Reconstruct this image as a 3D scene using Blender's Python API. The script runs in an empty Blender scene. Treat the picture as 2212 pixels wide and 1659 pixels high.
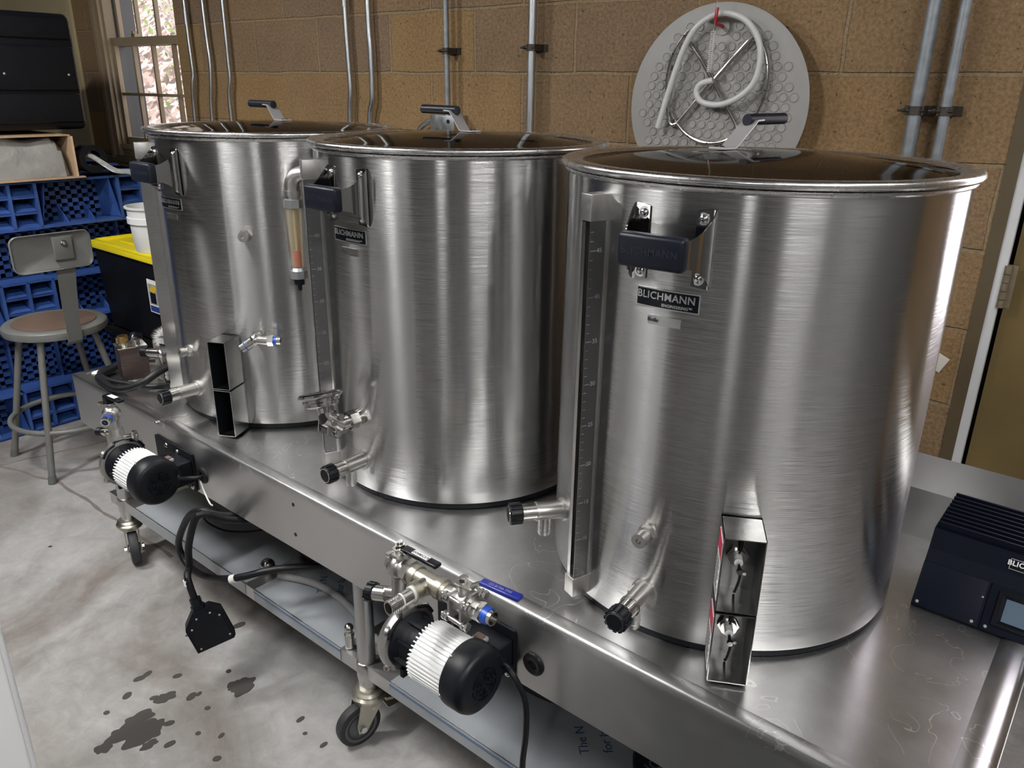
import bpy, bmesh, math, random
from mathutils import Matrix, Vector, Euler
random.seed(7)
C=bpy.context.scene.collection
PI=math.pi; R=math.radians
def V(*a): return Vector(a)
FZ=-.620                                   # floor height; z=0 is the top of the steel stand

# ------------------------------------------------------------------ materials
MAT={}
def nt(name):
    m=bpy.data.materials.new(name); m.use_nodes=True
    n=m.node_tree; b=n.nodes['Principled BSDF']; MAT[name]=m
    return m,n,b
def node(n,t,**k):
    x=n.nodes.new(t)
    for a,v in k.items():
        if a in x.inputs: x.inputs[a].default_value=v
        else: setattr(x,a,v)
    return x
def lk(n,a,b): n.links.new(a,b)
def simple(name,col,rough=.5,metal=0,spec=.5,noise=0,nscale=30,bump=0,coat=0):
    m,n,b=nt(name); b.inputs['Base Color'].default_value=(*col,1); b.inputs['Roughness'].default_value=rough
    b.inputs['Metallic'].default_value=metal; b.inputs['Specular IOR Level'].default_value=spec
    if coat: b.inputs['Coat Weight'].default_value=coat
    if noise or bump:
        tc=node(n,'ShaderNodeTexCoord'); nz=node(n,'ShaderNodeTexNoise',Scale=nscale,Detail=6.0)
        lk(n,tc.outputs['Object'],nz.inputs['Vector'])
        if noise:
            mx=node(n,'ShaderNodeMix',data_type='RGBA'); mx.inputs[6].default_value=(*[c*(1-noise) for c in col],1); mx.inputs[7].default_value=(*[min(1,c*(1+noise)) for c in col],1)
            lk(n,nz.outputs['Fac'],mx.inputs[0]); lk(n,mx.outputs[2],b.inputs['Base Color'])
            mr=node(n,'ShaderNodeMapRange'); mr.inputs[3].default_value=max(.03,rough-noise*.35); mr.inputs[4].default_value=min(1,rough+noise*.35)
            lk(n,nz.outputs['Fac'],mr.inputs[0]); lk(n,mr.outputs[0],b.inputs['Roughness'])
        if bump:
            bp=node(n,'ShaderNodeBump',Strength=bump,Distance=.002); lk(n,nz.outputs['Fac'],bp.inputs['Height']); lk(n,bp.outputs[0],b.inputs['Normal'])
    return m
def steel(name,col,rough,aniso=0,radial=False,stretch=(1,1,1),nstr=.05,var=.06,tang=None,smudge=6,dirv=None):
    m,n,b=nt(name); b.inputs['Base Color'].default_value=(*col,1); b.inputs['Metallic'].default_value=1
    b.inputs['Roughness'].default_value=rough; b.inputs['Anisotropic'].default_value=aniso
    tc=node(n,'ShaderNodeTexCoord')
    if dirv:
        cv=node(n,'ShaderNodeCombineXYZ'); 
        for i_ in range(3): cv.inputs[i_].default_value=dirv[i_]
        lk(n,cv.outputs[0],b.inputs['Tangent'])
    elif aniso:
        b.inputs['Anisotropic Rotation'].default_value=.25
        tg=node(n,'ShaderNodeTangent'); tg.direction_type='RADIAL'; tg.axis=tang or 'Z'
        lk(n,tg.outputs[0],b.inputs['Tangent'])
    mp=node(n,'ShaderNodeMapping'); mp.inputs['Scale'].default_value=stretch; lk(n,tc.outputs['Object'],mp.inputs['Vector'])
    nz=node(n,'ShaderNodeTexNoise',Scale=1.0,Detail=3.0,Roughness=.6); lk(n,mp.outputs[0],nz.inputs['Vector'])
    bp=node(n,'ShaderNodeBump',Strength=nstr,Distance=.001); lk(n,nz.outputs['Fac'],bp.inputs['Height']); lk(n,bp.outputs[0],b.inputs['Normal'])
    n2=node(n,'ShaderNodeTexNoise',Scale=float(smudge),Detail=5.0,Roughness=.65); lk(n,tc.outputs['Object'],n2.inputs['Vector'])
    ad=node(n,'ShaderNodeMath',operation='ADD'); lk(n,n2.outputs['Fac'],ad.inputs[0])
    ml=node(n,'ShaderNodeMath',operation='MULTIPLY'); ml.inputs[1].default_value=.5; lk(n,nz.outputs['Fac'],ml.inputs[0]); lk(n,ml.outputs[0],ad.inputs[1])
    mr=node(n,'ShaderNodeMapRange'); mr.inputs[1].default_value=.45; mr.inputs[2].default_value=1.05; mr.inputs[3].default_value=rough-var; mr.inputs[4].default_value=rough+var
    lk(n,ad.outputs[0],mr.inputs[0]); lk(n,mr.outputs[0],b.inputs['Roughness'])
    return m
def brush_normals(name,sc_,k):
    # fine circumferential brush lines: every line tilts the surface a little up or down
    n=MAT[name].node_tree; b=n.nodes['Principled BSDF']
    tc=node(n,'ShaderNodeTexCoord'); mp=node(n,'ShaderNodeMapping'); mp.inputs['Scale'].default_value=sc_; lk(n,tc.outputs['Object'],mp.inputs['Vector'])
    nz=node(n,'ShaderNodeTexNoise',Scale=1.0,Detail=2.0,Roughness=.6); lk(n,mp.outputs[0],nz.inputs['Vector'])
    m1=node(n,'ShaderNodeMath',operation='MULTIPLY_ADD'); m1.inputs[1].default_value=k; m1.inputs[2].default_value=-k/2; lk(n,nz.outputs['Fac'],m1.inputs[0])
    cb=node(n,'ShaderNodeCombineXYZ'); lk(n,m1.outputs[0],cb.inputs[2]); ge=node(n,'ShaderNodeNewGeometry')
    ad=node(n,'ShaderNodeVectorMath',operation='ADD'); lk(n,ge.outputs['Normal'],ad.inputs[0]); lk(n,cb.outputs[0],ad.inputs[1])
    no=node(n,'ShaderNodeVectorMath',operation='NORMALIZE'); lk(n,ad.outputs[0],no.inputs[0])
    for l in list(b.inputs['Normal'].links): n.links.remove(l)
    lk(n,no.outputs[0],b.inputs['Normal'])
steel('kettle_steel',(.56,.56,.555),.215,aniso=1.0,radial=True,stretch=(45,45,900),nstr=.10,var=.008,smudge=3)
brush_normals('kettle_steel',(18,18,2800),.82)
steel('sheet_steel',(.60,.60,.60),.32,aniso=.6,dirv=(0,1,1),stretch=(14,600,600),nstr=.03,var=.045,smudge=9)
steel('bracket_steel',(.56,.56,.55),.22,stretch=(30,30,300),nstr=.05,var=.06,smudge=20)
steel('cast_steel',(.56,.55,.53),.36,stretch=(160,160,160),nstr=.12,var=.08,smudge=30)
steel('machined_steel',(.68,.67,.64),.2,stretch=(40,40,40),nstr=.02,var=.05,smudge=30)
steel('mirror_steel',(.52,.51,.50),.07,stretch=(40,40,40),nstr=.01,var=.02,smudge=9)
steel('lid_steel',(.32,.315,.31),.06,stretch=(40,40,40),nstr=.01,var=.02,smudge=9)
MAT['lid_steel'].node_tree.nodes['Principled BSDF'].inputs['Specular Tint'].default_value=(.42,.41,.40,1)
steel('rim_steel',(.70,.69,.68),.27,stretch=(60,60,60),nstr=.08,var=.06,smudge=25)
steel('galvanised',(.50,.52,.54),.42,stretch=(60,60,25),nstr=.08,var=.12,smudge=40)
steel('emt',(.58,.61,.64),.34,stretch=(60,60,8),nstr=.03,var=.05,smudge=20)
steel('zinc',(.55,.53,.45),.35,stretch=(60,60,60),nstr=.08,var=.1,smudge=30)
steel('brass',(.50,.34,.13),.33,stretch=(60,60,60),nstr=.05,var=.08,smudge=30)
steel('copperish',(.21,.165,.15),.36,stretch=(8,8,350),nstr=.5,var=.06,smudge=30)
steel('box_shade_steel',(.16,.16,.16),.34,stretch=(30,300,30),nstr=.03,var=.05,smudge=30)  # steel darkened to imitate dark reflections inside the element boxes
steel('scale_plate',(.20,.20,.205),.36,stretch=(30,300,30),nstr=.03,var=.05,smudge=30)
steel('alu_plate',(.62,.62,.62),.3,stretch=(30,300,30),nstr=.03,var=.05,smudge=30)
simple('black_plastic',(.006,.007,.010),.40,spec=.3,noise=.25,nscale=60,bump=.05)
simple('black_matte',(.005,.006,.009),.5,spec=.22,noise=.2,nscale=40)
simple('black_gloss',(.004,.005,.008),.25,spec=.3)
simple('black_rubber',(.007,.007,.009),.45,spec=.35,noise=.2,nscale=80)
simple('grip_rubber',(.006,.008,.015),.40,spec=.3,noise=.15,nscale=90,bump=.05)
simple('emboss_rubber',(.010,.012,.02),.5,spec=.4)
simple('tread_rubber',(.028,.028,.030),.6,noise=.25,nscale=50)
simple('wheel_grey',(.10,.105,.11),.5,noise=.1)
simple('dark_void',(.006,.006,.008),.8)
simple('white_fin',(.86,.86,.86),.4,metal=.1)
simple('white_paint',(.88,.89,.90),.4,noise=.03,nscale=5)
simple('white_plastic',(.72,.73,.72),.4)
simple('white_label',(.78,.78,.76),.5)
simple('red_label',(.42,.02,.05),.5)
simple('label_ink',(.05,.05,.055),.5)
simple('blue_tape',(.01,.07,.42),.35)
simple('blue_handle',(.012,.02,.22),.3)
simple('red_hook',(.45,.01,.015),.35)
simple('mark_grey',(.30,.30,.30),.5)
simple('nickel_letter',(.58,.58,.58),.3,metal=.8)
simple('white_letter',(.8,.8,.8),.4)
simple('yellow_plastic',(.80,.66,.01),.42,noise=.05,nscale=12)
simple('tote_black',(.006,.006,.007),.5,spec=.2,noise=.3,nscale=9,bump=.03)
simple('bin_black',(.012,.013,.015),.5,noise=.3,nscale=14,bump=.05)
simple('pallet_blue',(.030,.078,.27),.48,noise=.45,nscale=9,bump=.08)
simple('stool_grey',(.15,.152,.142),.42,noise=.12,nscale=25)
simple('stool_foot_grey',(.12,.125,.115),.45,noise=.1,nscale=25)  # slightly darker grey for the foot caps
simple('hardboard',(.145,.095,.068),.6,noise=.5,nscale=14)
simple('cardboard',(.42,.29,.18),.75,noise=.12,nscale=20)
simple('grey_cloth',(.26,.25,.24),.8,noise=.35,nscale=11,bump=1.0)
for n_ in MAT['grey_cloth'].node_tree.nodes:
    if n_.type=='BUMP': n_.inputs['Distance'].default_value=.018
    if n_.type=='TEX_NOISE': n_.inputs['Distortion'].default_value=.4
simple('controller_black',(.003,.005,.012),.5,spec=.12)
simple('screen',(.10,.14,.19),.15)
simple('false_bottom_grey',(.33,.325,.31),.52,metal=.0,noise=.08,nscale=30)
simple('silicone',(.62,.63,.62),.35)
simple('shelf_film',(.30,.32,.34),.38,noise=.18,nscale=10)
simple('film_edge',(.10,.15,.26),.4)
simple('film_ink',(.03,.06,.14),.6)
simple('jamb_grey',(.045,.045,.05),.4)
simple('trim_tan',(.26,.20,.13),.5,noise=.12,nscale=14)
simple('cream_paint',(.50,.42,.25),.5,noise=.06,nscale=6)
simple('door_gold',(.165,.115,.043),.45,noise=.28,nscale=5,bump=.02)
simple('door_frame_brown',(.10,.075,.04),.5,noise=.2,nscale=9)
simple('weather_white',(.62,.63,.64),.5,noise=.1,nscale=12)
simple('ceiling_paint',(.12,.12,.12),.8)
simple('side_paint',(.13,.13,.13),.8)
simple('front_paint',(.07,.072,.075),.8)
simple('strap_steel',(.5,.5,.5),.4,metal=.55)
simple('crack_dark',(.20,.175,.155),.8,noise=.3,nscale=30)
simple('lamp_housing',(.7,.7,.7),.5)
simple('clamp_dark',(.07,.06,.05),.5,metal=.6,noise=.3,nscale=50)
simple('old_galv',(.26,.28,.30),.5,metal=.55,noise=.55,nscale=38)
simple('hinge_metal',(.30,.25,.17),.45,metal=.7,noise=.25,nscale=60)
simple('bristle',(.80,.80,.78),.5)
simple('paper',(.66,.64,.58),.7)
simple('copper_leaf',(.5,.42,.4),.7,noise=.4,nscale=9)
simple('twig',(.62,.56,.5),.7)
simple('leaf_green',(.33,.42,.14),.5,noise=.3,nscale=20)
simple('chrome_screw',(.75,.75,.75),.18,metal=1)
simple('tote_sticker_yellow',(.62,.42,.02),.5); simple('tote_sticker_blue',(.02,.05,.2),.5)
simple('stone_grey',(.3,.3,.3),.6)
simple('flow_scale2',(.5,.5,.5),.4)
simple('flow_scale',(.60,.48,.28),.4)
simple('flow_red',(.50,.035,.02),.4)
simple('wet',(.075,.07,.066),.22,spec=.5)
m,n,b=nt('clear_tube'); b.inputs['Base Color'].default_value=(.9,.92,.9,1); b.inputs['Roughness'].default_value=.08; b.inputs['Transmission Weight'].default_value=.75; b.inputs['IOR'].default_value=1.3
m,n,b=nt('amber_body'); b.inputs['Base Color'].default_value=(.92,.82,.62,1); b.inputs['Roughness'].default_value=.1; b.inputs['Transmission Weight'].default_value=.82; b.inputs['IOR'].default_value=1.2
m,n,b=nt('pane')
n.nodes.remove(b); g=node(n,'ShaderNodeBsdfGlossy',Roughness=.02); t=node(n,'ShaderNodeBsdfTransparent'); mx=node(n,'ShaderNodeMixShader'); fr=node(n,'ShaderNodeFresnel',IOR=1.45)
mx.inputs[0].default_value=.07; lk(n,t.outputs[0],mx.inputs[1]); lk(n,g.outputs[0],mx.inputs[2]); lk(n,mx.outputs[0],n.nodes['Material Output'].inputs[0])
def emis(name,col,s):
    m,n,b=nt(name); b.inputs['Base Color'].default_value=(*col,1); b.inputs['Emission Color'].default_value=(*col,1); b.inputs['Emission Strength'].default_value=s
emis('tube_glow',(1,.985,.965),70.0)
emis('tube_glow_strong',(1,.985,.965),190.0)
emis('tube_glow_mid',(1,.985,.965),105.0)
emis('tube_glow_soft',(1,.985,.965),40.0)
emis('daylight_glow',(.97,.90,.98),2.6)
steel('table_steel',(.60,.60,.60),.32,aniso=.6,dirv=(0,1,1),stretch=(14,600,600),nstr=.03,var=.045,smudge=9)
n=MAT['table_steel'].node_tree; b=n.nodes['Principled BSDF']; tc=node(n,'ShaderNodeTexCoord')
n1=node(n,'ShaderNodeTexNoise',Scale=11.0,Detail=2.0,Distortion=1.2); n2=node(n,'ShaderNodeTexNoise',Scale=6.0,Detail=5.0); n3=node(n,'ShaderNodeTexNoise',Scale=4.0,Detail=7.0,Roughness=.7)
for q in (n1,n2,n3): lk(n,tc.outputs['Object'],q.inputs['Vector'])
sb=node(n,'ShaderNodeMath',operation='SUBTRACT'); sb.inputs[1].default_value=.5; lk(n,n1.outputs['Fac'],sb.inputs[0]); ab=node(n,'ShaderNodeMath',operation='ABSOLUTE'); lk(n,sb.outputs[0],ab.inputs[0])
lt=node(n,'ShaderNodeMath',operation='LESS_THAN'); lt.inputs[1].default_value=.005; lk(n,ab.outputs[0],lt.inputs[0]); gt=node(n,'ShaderNodeMath',operation='GREATER_THAN'); gt.inputs[1].default_value=.53; lk(n,n2.outputs['Fac'],gt.inputs[0])
mu=node(n,'ShaderNodeMath',operation='MULTIPLY'); lk(n,lt.outputs[0],mu.inputs[0]); lk(n,gt.outputs[0],mu.inputs[1])
cr=node(n,'ShaderNodeMapRange'); cr.inputs[1].default_value=.35; cr.inputs[2].default_value=.65; cr.inputs[3].default_value=.50; cr.inputs[4].default_value=.66; lk(n,n3.outputs['Fac'],cr.inputs[0])
cc_=node(n,'ShaderNodeCombineColor'); [lk(n,cr.outputs[0],cc_.inputs[i]) for i in range(3)]
mx=node(n,'ShaderNodeMix',data_type='RGBA'); mx.inputs[7].default_value=(.88,.88,.86,1); lk(n,mu.outputs[0],mx.inputs[0]); lk(n,cc_.outputs[0],mx.inputs[6]); lk(n,mx.outputs[2],b.inputs['Base Color'])
# block wall: 16 x 8 inch blocks laid in running bond
def brick(name,c1,c2,cm,sc,off,sx=1,bumpd=.008):
    m,n,b=nt(name); b.inputs['Roughness'].default_value=.85; b.inputs['Specular IOR Level'].default_value=.25
    tc=node(n,'ShaderNodeTexCoord'); sep=node(n,'ShaderNodeSeparateXYZ'); lk(n,tc.outputs['Object'],sep.inputs[0])
    cb=node(n,'ShaderNodeCombineXYZ')
    lk(n,sep.outputs[sc],cb.inputs[0]); lk(n,sep.outputs[2],cb.inputs[1])
    mp=node(n,'ShaderNodeMapping'); mp.inputs['Location'].default_value=off; lk(n,cb.outputs[0],mp.inputs['Vector'])
    # slightly wavy joints
    wn=node(n,'ShaderNodeTexNoise',Scale=7.0,Detail=3.0); lk(n,tc.outputs['Object'],wn.inputs['Vector'])
    ws=node(n,'ShaderNodeVectorMath',operation='MULTIPLY_ADD'); ws.inputs[1].default_value=(.012,.012,0); lk(n,wn.outputs['Color'],ws.inputs[0]); lk(n,mp.outputs[0],ws.inputs[2])
    br=node(n,'ShaderNodeTexBrick'); br.offset=.5; br.inputs['Scale'].default_value=1; br.inputs['Brick Width'].default_value=.4064; br.inputs['Row Height'].default_value=.2032
    br.inputs['Mortar Size'].default_value=.0062; br.inputs['Mortar Smooth'].default_value=.35; br.inputs['Bias'].default_value=0
    br.inputs['Color1'].default_value=(*c1,1); br.inputs['Color2'].default_value=(*c2,1); br.inputs['Mortar'].default_value=(*cm,1); lk(n,ws.outputs[0],br.inputs['Vector'])
    big=node(n,'ShaderNodeTexNoise',Scale=3.5,Detail=8.0,Roughness=.62); lk(n,tc.outputs['Object'],big.inputs['Vector'])
    fine=node(n,'ShaderNodeTexNoise',Scale=110.0,Detail=5.0,Roughness=.75); lk(n,tc.outputs['Object'],fine.inputs['Vector'])
    r1=node(n,'ShaderNodeMapRange'); r1.inputs[3].default_value=.70; r1.inputs[4].default_value=1.30; lk(n,big.outputs['Fac'],r1.inputs[0])
    r2=node(n,'ShaderNodeMapRange'); r2.inputs[1].default_value=.3; r2.inputs[2].default_value=.7; r2.inputs[3].default_value=.58; r2.inputs[4].default_value=1.42; lk(n,fine.outputs['Fac'],r2.inputs[0])
    mu=node(n,'ShaderNodeMath',operation='MULTIPLY'); lk(n,r1.outputs[0],mu.inputs[0]); lk(n,r2.outputs[0],mu.inputs[1])
    vm=node(n,'ShaderNodeVectorMath',operation='SCALE'); lk(n,br.outputs['Color'],vm.inputs[0]); lk(n,mu.outputs[0],vm.inputs['Scale'])
    # light aggregate specks and dark pits
    vo=node(n,'ShaderNodeTexVoronoi',Scale=75.0); lk(n,tc.outputs['Object'],vo.inputs['Vector'])
    sp=node(n,'ShaderNodeMath',operation='LESS_THAN'); sp.inputs[1].default_value=.10; lk(n,vo.outputs['Distance'],sp.inputs[0])
    sc1=node(n,'ShaderNodeSeparateColor'); lk(n,vo.outputs['Color'],sc1.inputs[0])
    g1=node(n,'ShaderNodeMath',operation='GREATER_THAN'); g1.inputs[1].default_value=.86; lk(n,sc1.outputs[0],g1.inputs[0])
    g2=node(n,'ShaderNodeMath',operation='MULTIPLY'); lk(n,sp.outputs[0],g2.inputs[0]); lk(n,g1.outputs[0],g2.inputs[1])
    m1=node(n,'ShaderNodeMix',data_type='RGBA'); m1.inputs[7].default_value=(.42,.36,.25,1); lk(n,g2.outputs[0],m1.inputs[0]); lk(n,vm.outputs[0],m1.inputs[6])
    pit=node(n,'ShaderNodeTexNoise',Scale=75.0,Detail=4.0,Roughness=.7); lk(n,tc.outputs['Object'],pit.inputs['Vector'])
    pr_=node(n,'ShaderNodeMapRange'); pr_.inputs[1].default_value=.63; pr_.inputs[2].default_value=.72; lk(n,pit.outputs['Fac'],pr_.inputs[0])
    m2=node(n,'ShaderNodeMix',data_type='RGBA'); m2.inputs[7].default_value=(.055,.036,.02,1); lk(n,pr_.outputs[0],m2.inputs[0]); lk(n,m1.outputs[2],m2.inputs[6])
    lk(n,m2.outputs[2],b.inputs['Base Color'])
    h=node(n,'ShaderNodeMath',operation='MULTIPLY_ADD'); h.inputs[1].default_value=-1.0; lk(n,br.outputs['Fac'],h.inputs[0]); 
    h2=node(n,'ShaderNodeMath',operation='MULTIPLY'); h2.inputs[1].default_value=.35; lk(n,fine.outputs['Fac'],h2.inputs[0]); lk(n,h2.outputs[0],h.inputs[2])
    h3=node(n,'ShaderNodeMath',operation='SUBTRACT'); lk(n,h.outputs[0],h3.inputs[0]); lk(n,pr_.outputs[0],h3.inputs[1])
    bp=node(n,'ShaderNodeBump',Strength=.8,Distance=bumpd); lk(n,h3.outputs[0],bp.inputs['Height']); lk(n,bp.outputs[0],b.inputs['Normal'])
brick('block_gold',(.270,.172,.080),(.205,.143,.094),(.27,.195,.115),0,(.118,-.0626+.2032*0,0))
brick('block_plain',(.20,.13,.065),(.16,.11,.07),(.24,.18,.12),1,(0,.1406,0))
# concrete floor
m,n,b=nt('concrete'); tc=node(n,'ShaderNodeTexCoord')
a=node(n,'ShaderNodeTexNoise',Scale=1.6,Detail=9.0,Roughness=.62,Distortion=.8); c=node(n,'ShaderNodeTexNoise',Scale=14.0,Detail=9.0,Roughness=.7,Distortion=.6); e=node(n,'ShaderNodeTexNoise',Scale=120.0,Detail=4.0)
for q in (a,c,e): lk(n,tc.outputs['Object'],q.inputs['Vector'])
cr=node(n,'ShaderNodeValToRGB'); cr.color_ramp.elements[0].position=.36; cr.color_ramp.elements[0].color=(.21,.185,.17,1); cr.color_ramp.elements[1].position=.60; cr.color_ramp.elements[1].color=(.385,.38,.37,1)
lk(n,a.outputs['Fac'],cr.inputs[0])
r1=node(n,'ShaderNodeMapRange'); r1.inputs[1].default_value=.3; r1.inputs[2].default_value=.7; r1.inputs[3].default_value=.78; r1.inputs[4].default_value=1.2; lk(n,c.outputs['Fac'],r1.inputs[0])
vm=node(n,'ShaderNodeVectorMath',operation='SCALE'); lk(n,cr.outputs[0],vm.inputs[0]); lk(n,r1.outputs[0],vm.inputs['Scale']); lk(n,vm.outputs[0],b.inputs['Base Color'])
r2=node(n,'ShaderNodeMapRange'); r2.inputs[3].default_value=.35; r2.inputs[4].default_value=.7; lk(n,c.outputs['Fac'],r2.inputs[0]); lk(n,r2.outputs[0],b.inputs['Roughness'])
bp=node(n,'ShaderNodeBump',Strength=.35,Distance=.004); lk(n,c.outputs['Fac'],bp.inputs['Height']); lk(n,bp.outputs[0],b.inputs['Normal'])
# leafy ground outside
m,n,b=nt('leaf_litter'); b.inputs['Roughness'].default_value=.9; tc=node(n,'ShaderNodeTexCoord'); vo=node(n,'ShaderNodeTexVoronoi',Scale=16.0); vo.inputs['Randomness'].default_value=1; nz=node(n,'ShaderNodeTexNoise',Scale=5.0,Detail=7.0); 
lk(n,tc.outputs['Object'],nz.inputs['Vector']); ad=node(n,'ShaderNodeVectorMath',operation='MULTIPLY_ADD'); ad.inputs[1].default_value=(.3,.3,.3); lk(n,nz.outputs['Color'],ad.inputs[0]); lk(n,tc.outputs['Object'],ad.inputs[2]); lk(n,ad.outputs[0],vo.inputs['Vector'])
sc=node(n,'ShaderNodeSeparateColor'); lk(n,vo.outputs['Color'],sc.inputs[0]); cr=node(n,'ShaderNodeValToRGB'); el=cr.color_ramp.elements; el[0].color=(.13,.09,.08,1); el[1].color=(.75,.70,.66,1); x=el.new(.35); x.color=(.36,.24,.20,1); x=el.new(.7); x.color=(.60,.46,.40,1)
lk(n,sc.outputs[0],cr.inputs[0]); lk(n,cr.outputs[0],b.inputs['Base Color'])

# ------------------------------------------------------------------ mesh builder
def fr(d,up=V(0,0,1)):
    d=d.normalized()
    if abs(d.dot(up))>.98: up=V(1,0,0)
    x=up.cross(d).normalized(); y=d.cross(x); return x,y,d
class M:
    def __init__(s,T=None): s.v=[];s.f=[];s.T=T or Matrix.Identity(4)
    def add(s,vs,fs,T=None):
        o=len(s.v); Q=s.T@T if T else s.T
        s.v+= [tuple(Q@Vector(v)) for v in vs]; s.f+=[tuple(i+o for i in f) for f in fs]; return s
    def box(s,x0,x1,y0,y1,z0,z1,T=None,bev=0):
        if bev:
            bm=bmesh.new(); bmesh.ops.create_cube(bm,size=1)
            for v in bm.verts: v.co=V((x0+x1)/2+v.co.x*(x1-x0),(y0+y1)/2+v.co.y*(y1-y0),(z0+z1)/2+v.co.z*(z1-z0))
            bmesh.ops.bevel(bm,geom=bm.edges[:],offset=bev,segments=3,profile=.5,affect='EDGES')
            bm.verts.index_update(); s.add([v.co[:] for v in bm.verts],[[v.index for v in f.verts] for f in bm.faces],T); bm.free(); return s
        v=[(x,y,z) for z in (z0,z1) for y in (y0,y1) for x in (x0,x1)]
        return s.add(v,[(0,2,3,1),(4,5,7,6),(0,1,5,4),(2,6,7,3),(0,4,6,2),(1,3,7,5)],T)
    def lathe(s,prof,o=(0,0,0),d=(0,0,1),n=28,T=None,a0=0,a1=2*PI):
        x,y,z=fr(Vector(d)); o=Vector(o); full=abs(a1-a0-2*PI)<1e-6; k=n if full else n+1
        vs=[];fs=[]
        for (r,h) in prof:
            for i in range(k):
                t=a0+(a1-a0)*i/n; vs.append(o+x*(r*math.cos(t))+y*(r*math.sin(t))+z*h)
        for j in range(len(prof)-1):
            for i in range(n):
                a=j*k+i; b=j*k+(i+1)%k; fs.append((a,b,b+k,a+k))
        return s.add(vs,fs,T)
    def cyl(s,p0,p1,r0,r1=None,n=20,T=None,cap=True,bev=0):
        p0=Vector(p0);p1=Vector(p1); r1=r0 if r1 is None else r1; L=(p1-p0).length
        pr=[(0,0)] if cap else []
        pr+= [(r0-bev,0),(r0,bev),(r1,L-bev),(r1-bev,L)] if bev else [(r0,0),(r1,L)]
        if cap: pr+=[(0,L)]
        return s.lathe(pr,p0,p1-p0,n,T)
    def ring(s,o,d,r0,r1,h,n=24,T=None):   # washer/hollow tube
        return s.lathe([(r0,0),(r1,0),(r1,h),(r0,h),(r0,0)],o,d,n,T)
    def sph(s,o,r,n=14,T=None,sq=(1,1,1)):
        m=n//2; vs=[];fs=[]
        for j in range(m+1):
            p=PI*j/m
            for i in range(n): t=2*PI*i/n; vs.append((o[0]+sq[0]*r*math.sin(p)*math.cos(t),o[1]+sq[1]*r*math.sin(p)*math.sin(t),o[2]+sq[2]*r*math.cos(p)))
        for j in range(m):
            for i in range(n): a=j*n+i;b=j*n+(i+1)%n; fs.append((a,a+n,b+n,b))
        return s.add(vs,fs,T)
    def tube(s,pts,r,n=10,sm=4,closed=False,T=None,cap=True):
        P=[Vector(p) for p in pts]
        if sm>1:
            Q=[];N=len(P)
            rng=range(N) if closed else range(N-1)
            for i in rng:
                g=(lambda j:P[j%N]) if closed else (lambda j:P[max(0,min(N-1,j))])
                a,b,c,d=g(i-1),g(i),g(i+1),g(i+2)
                for k in range(sm):
                    t=k/sm; Q.append(.5*((2*b)+(c-a)*t+(2*a-5*b+4*c-d)*t*t+(3*b-a-3*c+d)*t**3))
            if not closed: Q.append(P[-1])
            P=Q
        N=len(P); vs=[];fs=[]; up=V(0,0,1); px=None
        for i in range(N):
            a=P[(i-1)%N] if closed or i else P[i]; c=P[(i+1)%N] if closed or i<N-1 else P[i]
            d=(c-a).normalized()
            if px is None: px,_,_=fr(d)
            px=(px-d*px.dot(d)).normalized(); y=d.cross(px)
            rr=r[min(i,len(r)-1)] if isinstance(r,(list,tuple)) else r
            for k in range(n): t=2*PI*k/n; vs.append(P[i]+px*(rr*math.cos(t))+y*(rr*math.sin(t)))
        for i in range(N if closed else N-1):
            j=(i+1)%N
            for k in range(n): k2=(k+1)%n; fs.append((i*n+k,i*n+k2,j*n+k2,j*n+k))
        if cap and not closed:
            fs.append(tuple(range(n))[::-1]); fs.append(tuple((N-1)*n+k for k in range(n)))
        return s.add(vs,fs,T)
    def prism(s,poly,h0,h1,T=None):   # polygon in xy, extruded z h0..h1
        n=len(poly); vs=[(x,y,h0) for x,y in poly]+[(x,y,h1) for x,y in poly]
        fs=[tuple(range(n))[::-1],tuple(range(n,2*n))]+[(i,(i+1)%n,n+(i+1)%n,n+i) for i in range(n)]
        return s.add(vs,fs,T)
    def sheet(s,path,h,th,T=None):    # path [(x,y,halfheight or (z0,z1))] plan polyline -> standing strip of thickness th
        n=len(path); vs=[];fs=[]
        for i,(x,y,z0,z1) in enumerate(path):
            a=path[max(0,i-1)];c=path[min(n-1,i+1)]; d=V(c[0]-a[0],c[1]-a[1],0).normalized(); nn=V(-d.y,d.x,0)*th/2
            for sx in (1,-1):
                for z in (z0,z1): vs.append((x+nn.x*sx,y+nn.y*sx,z))
        for i in range(n-1):
            a=i*4;b=a+4
            fs+=[(a,b,b+1,a+1),(a+3,b+3,b+2,a+2),(a+1,b+1,b+3,a+3),(a+2,b+2,b,a)]
        fs+=[(0,1,3,2),(4*n-4,4*n-2,4*n-1,4*n-3)]
        return s.add(vs,fs,T)
def text(mm,body,size,T,ext=.0006,bold=.0,align='CENTER',shear=0,wrap=None):
    cu=bpy.data.curves.new('t','FONT'); cu.body=body; cu.size=size; cu.extrude=ext; cu.offset=bold; cu.align_x=align; cu.align_y='CENTER'; cu.shear=shear; cu.resolution_u=3; cu.space_character=1.06 if bold else 1
    o=bpy.data.objects.new('t',cu); C.objects.link(o); bpy.context.view_layer.update()
    me=o.to_mesh(); vs=[v.co.copy() for v in me.vertices]; fs=[tuple(p.vertices) for p in me.polygons]; o.to_mesh_clear()
    bpy.data.objects.remove(o); bpy.data.curves.remove(cu)
    if wrap: vs=[wrap(v) for v in vs]
    mm.add([tuple(v) for v in vs],fs,T); return mm
ROOT={}
def rootloc(p):
    while p is not None:
        if p.name in ROOT: return ROOT[p.name]
        p=p.parent
    return V(0,0,0)
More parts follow.
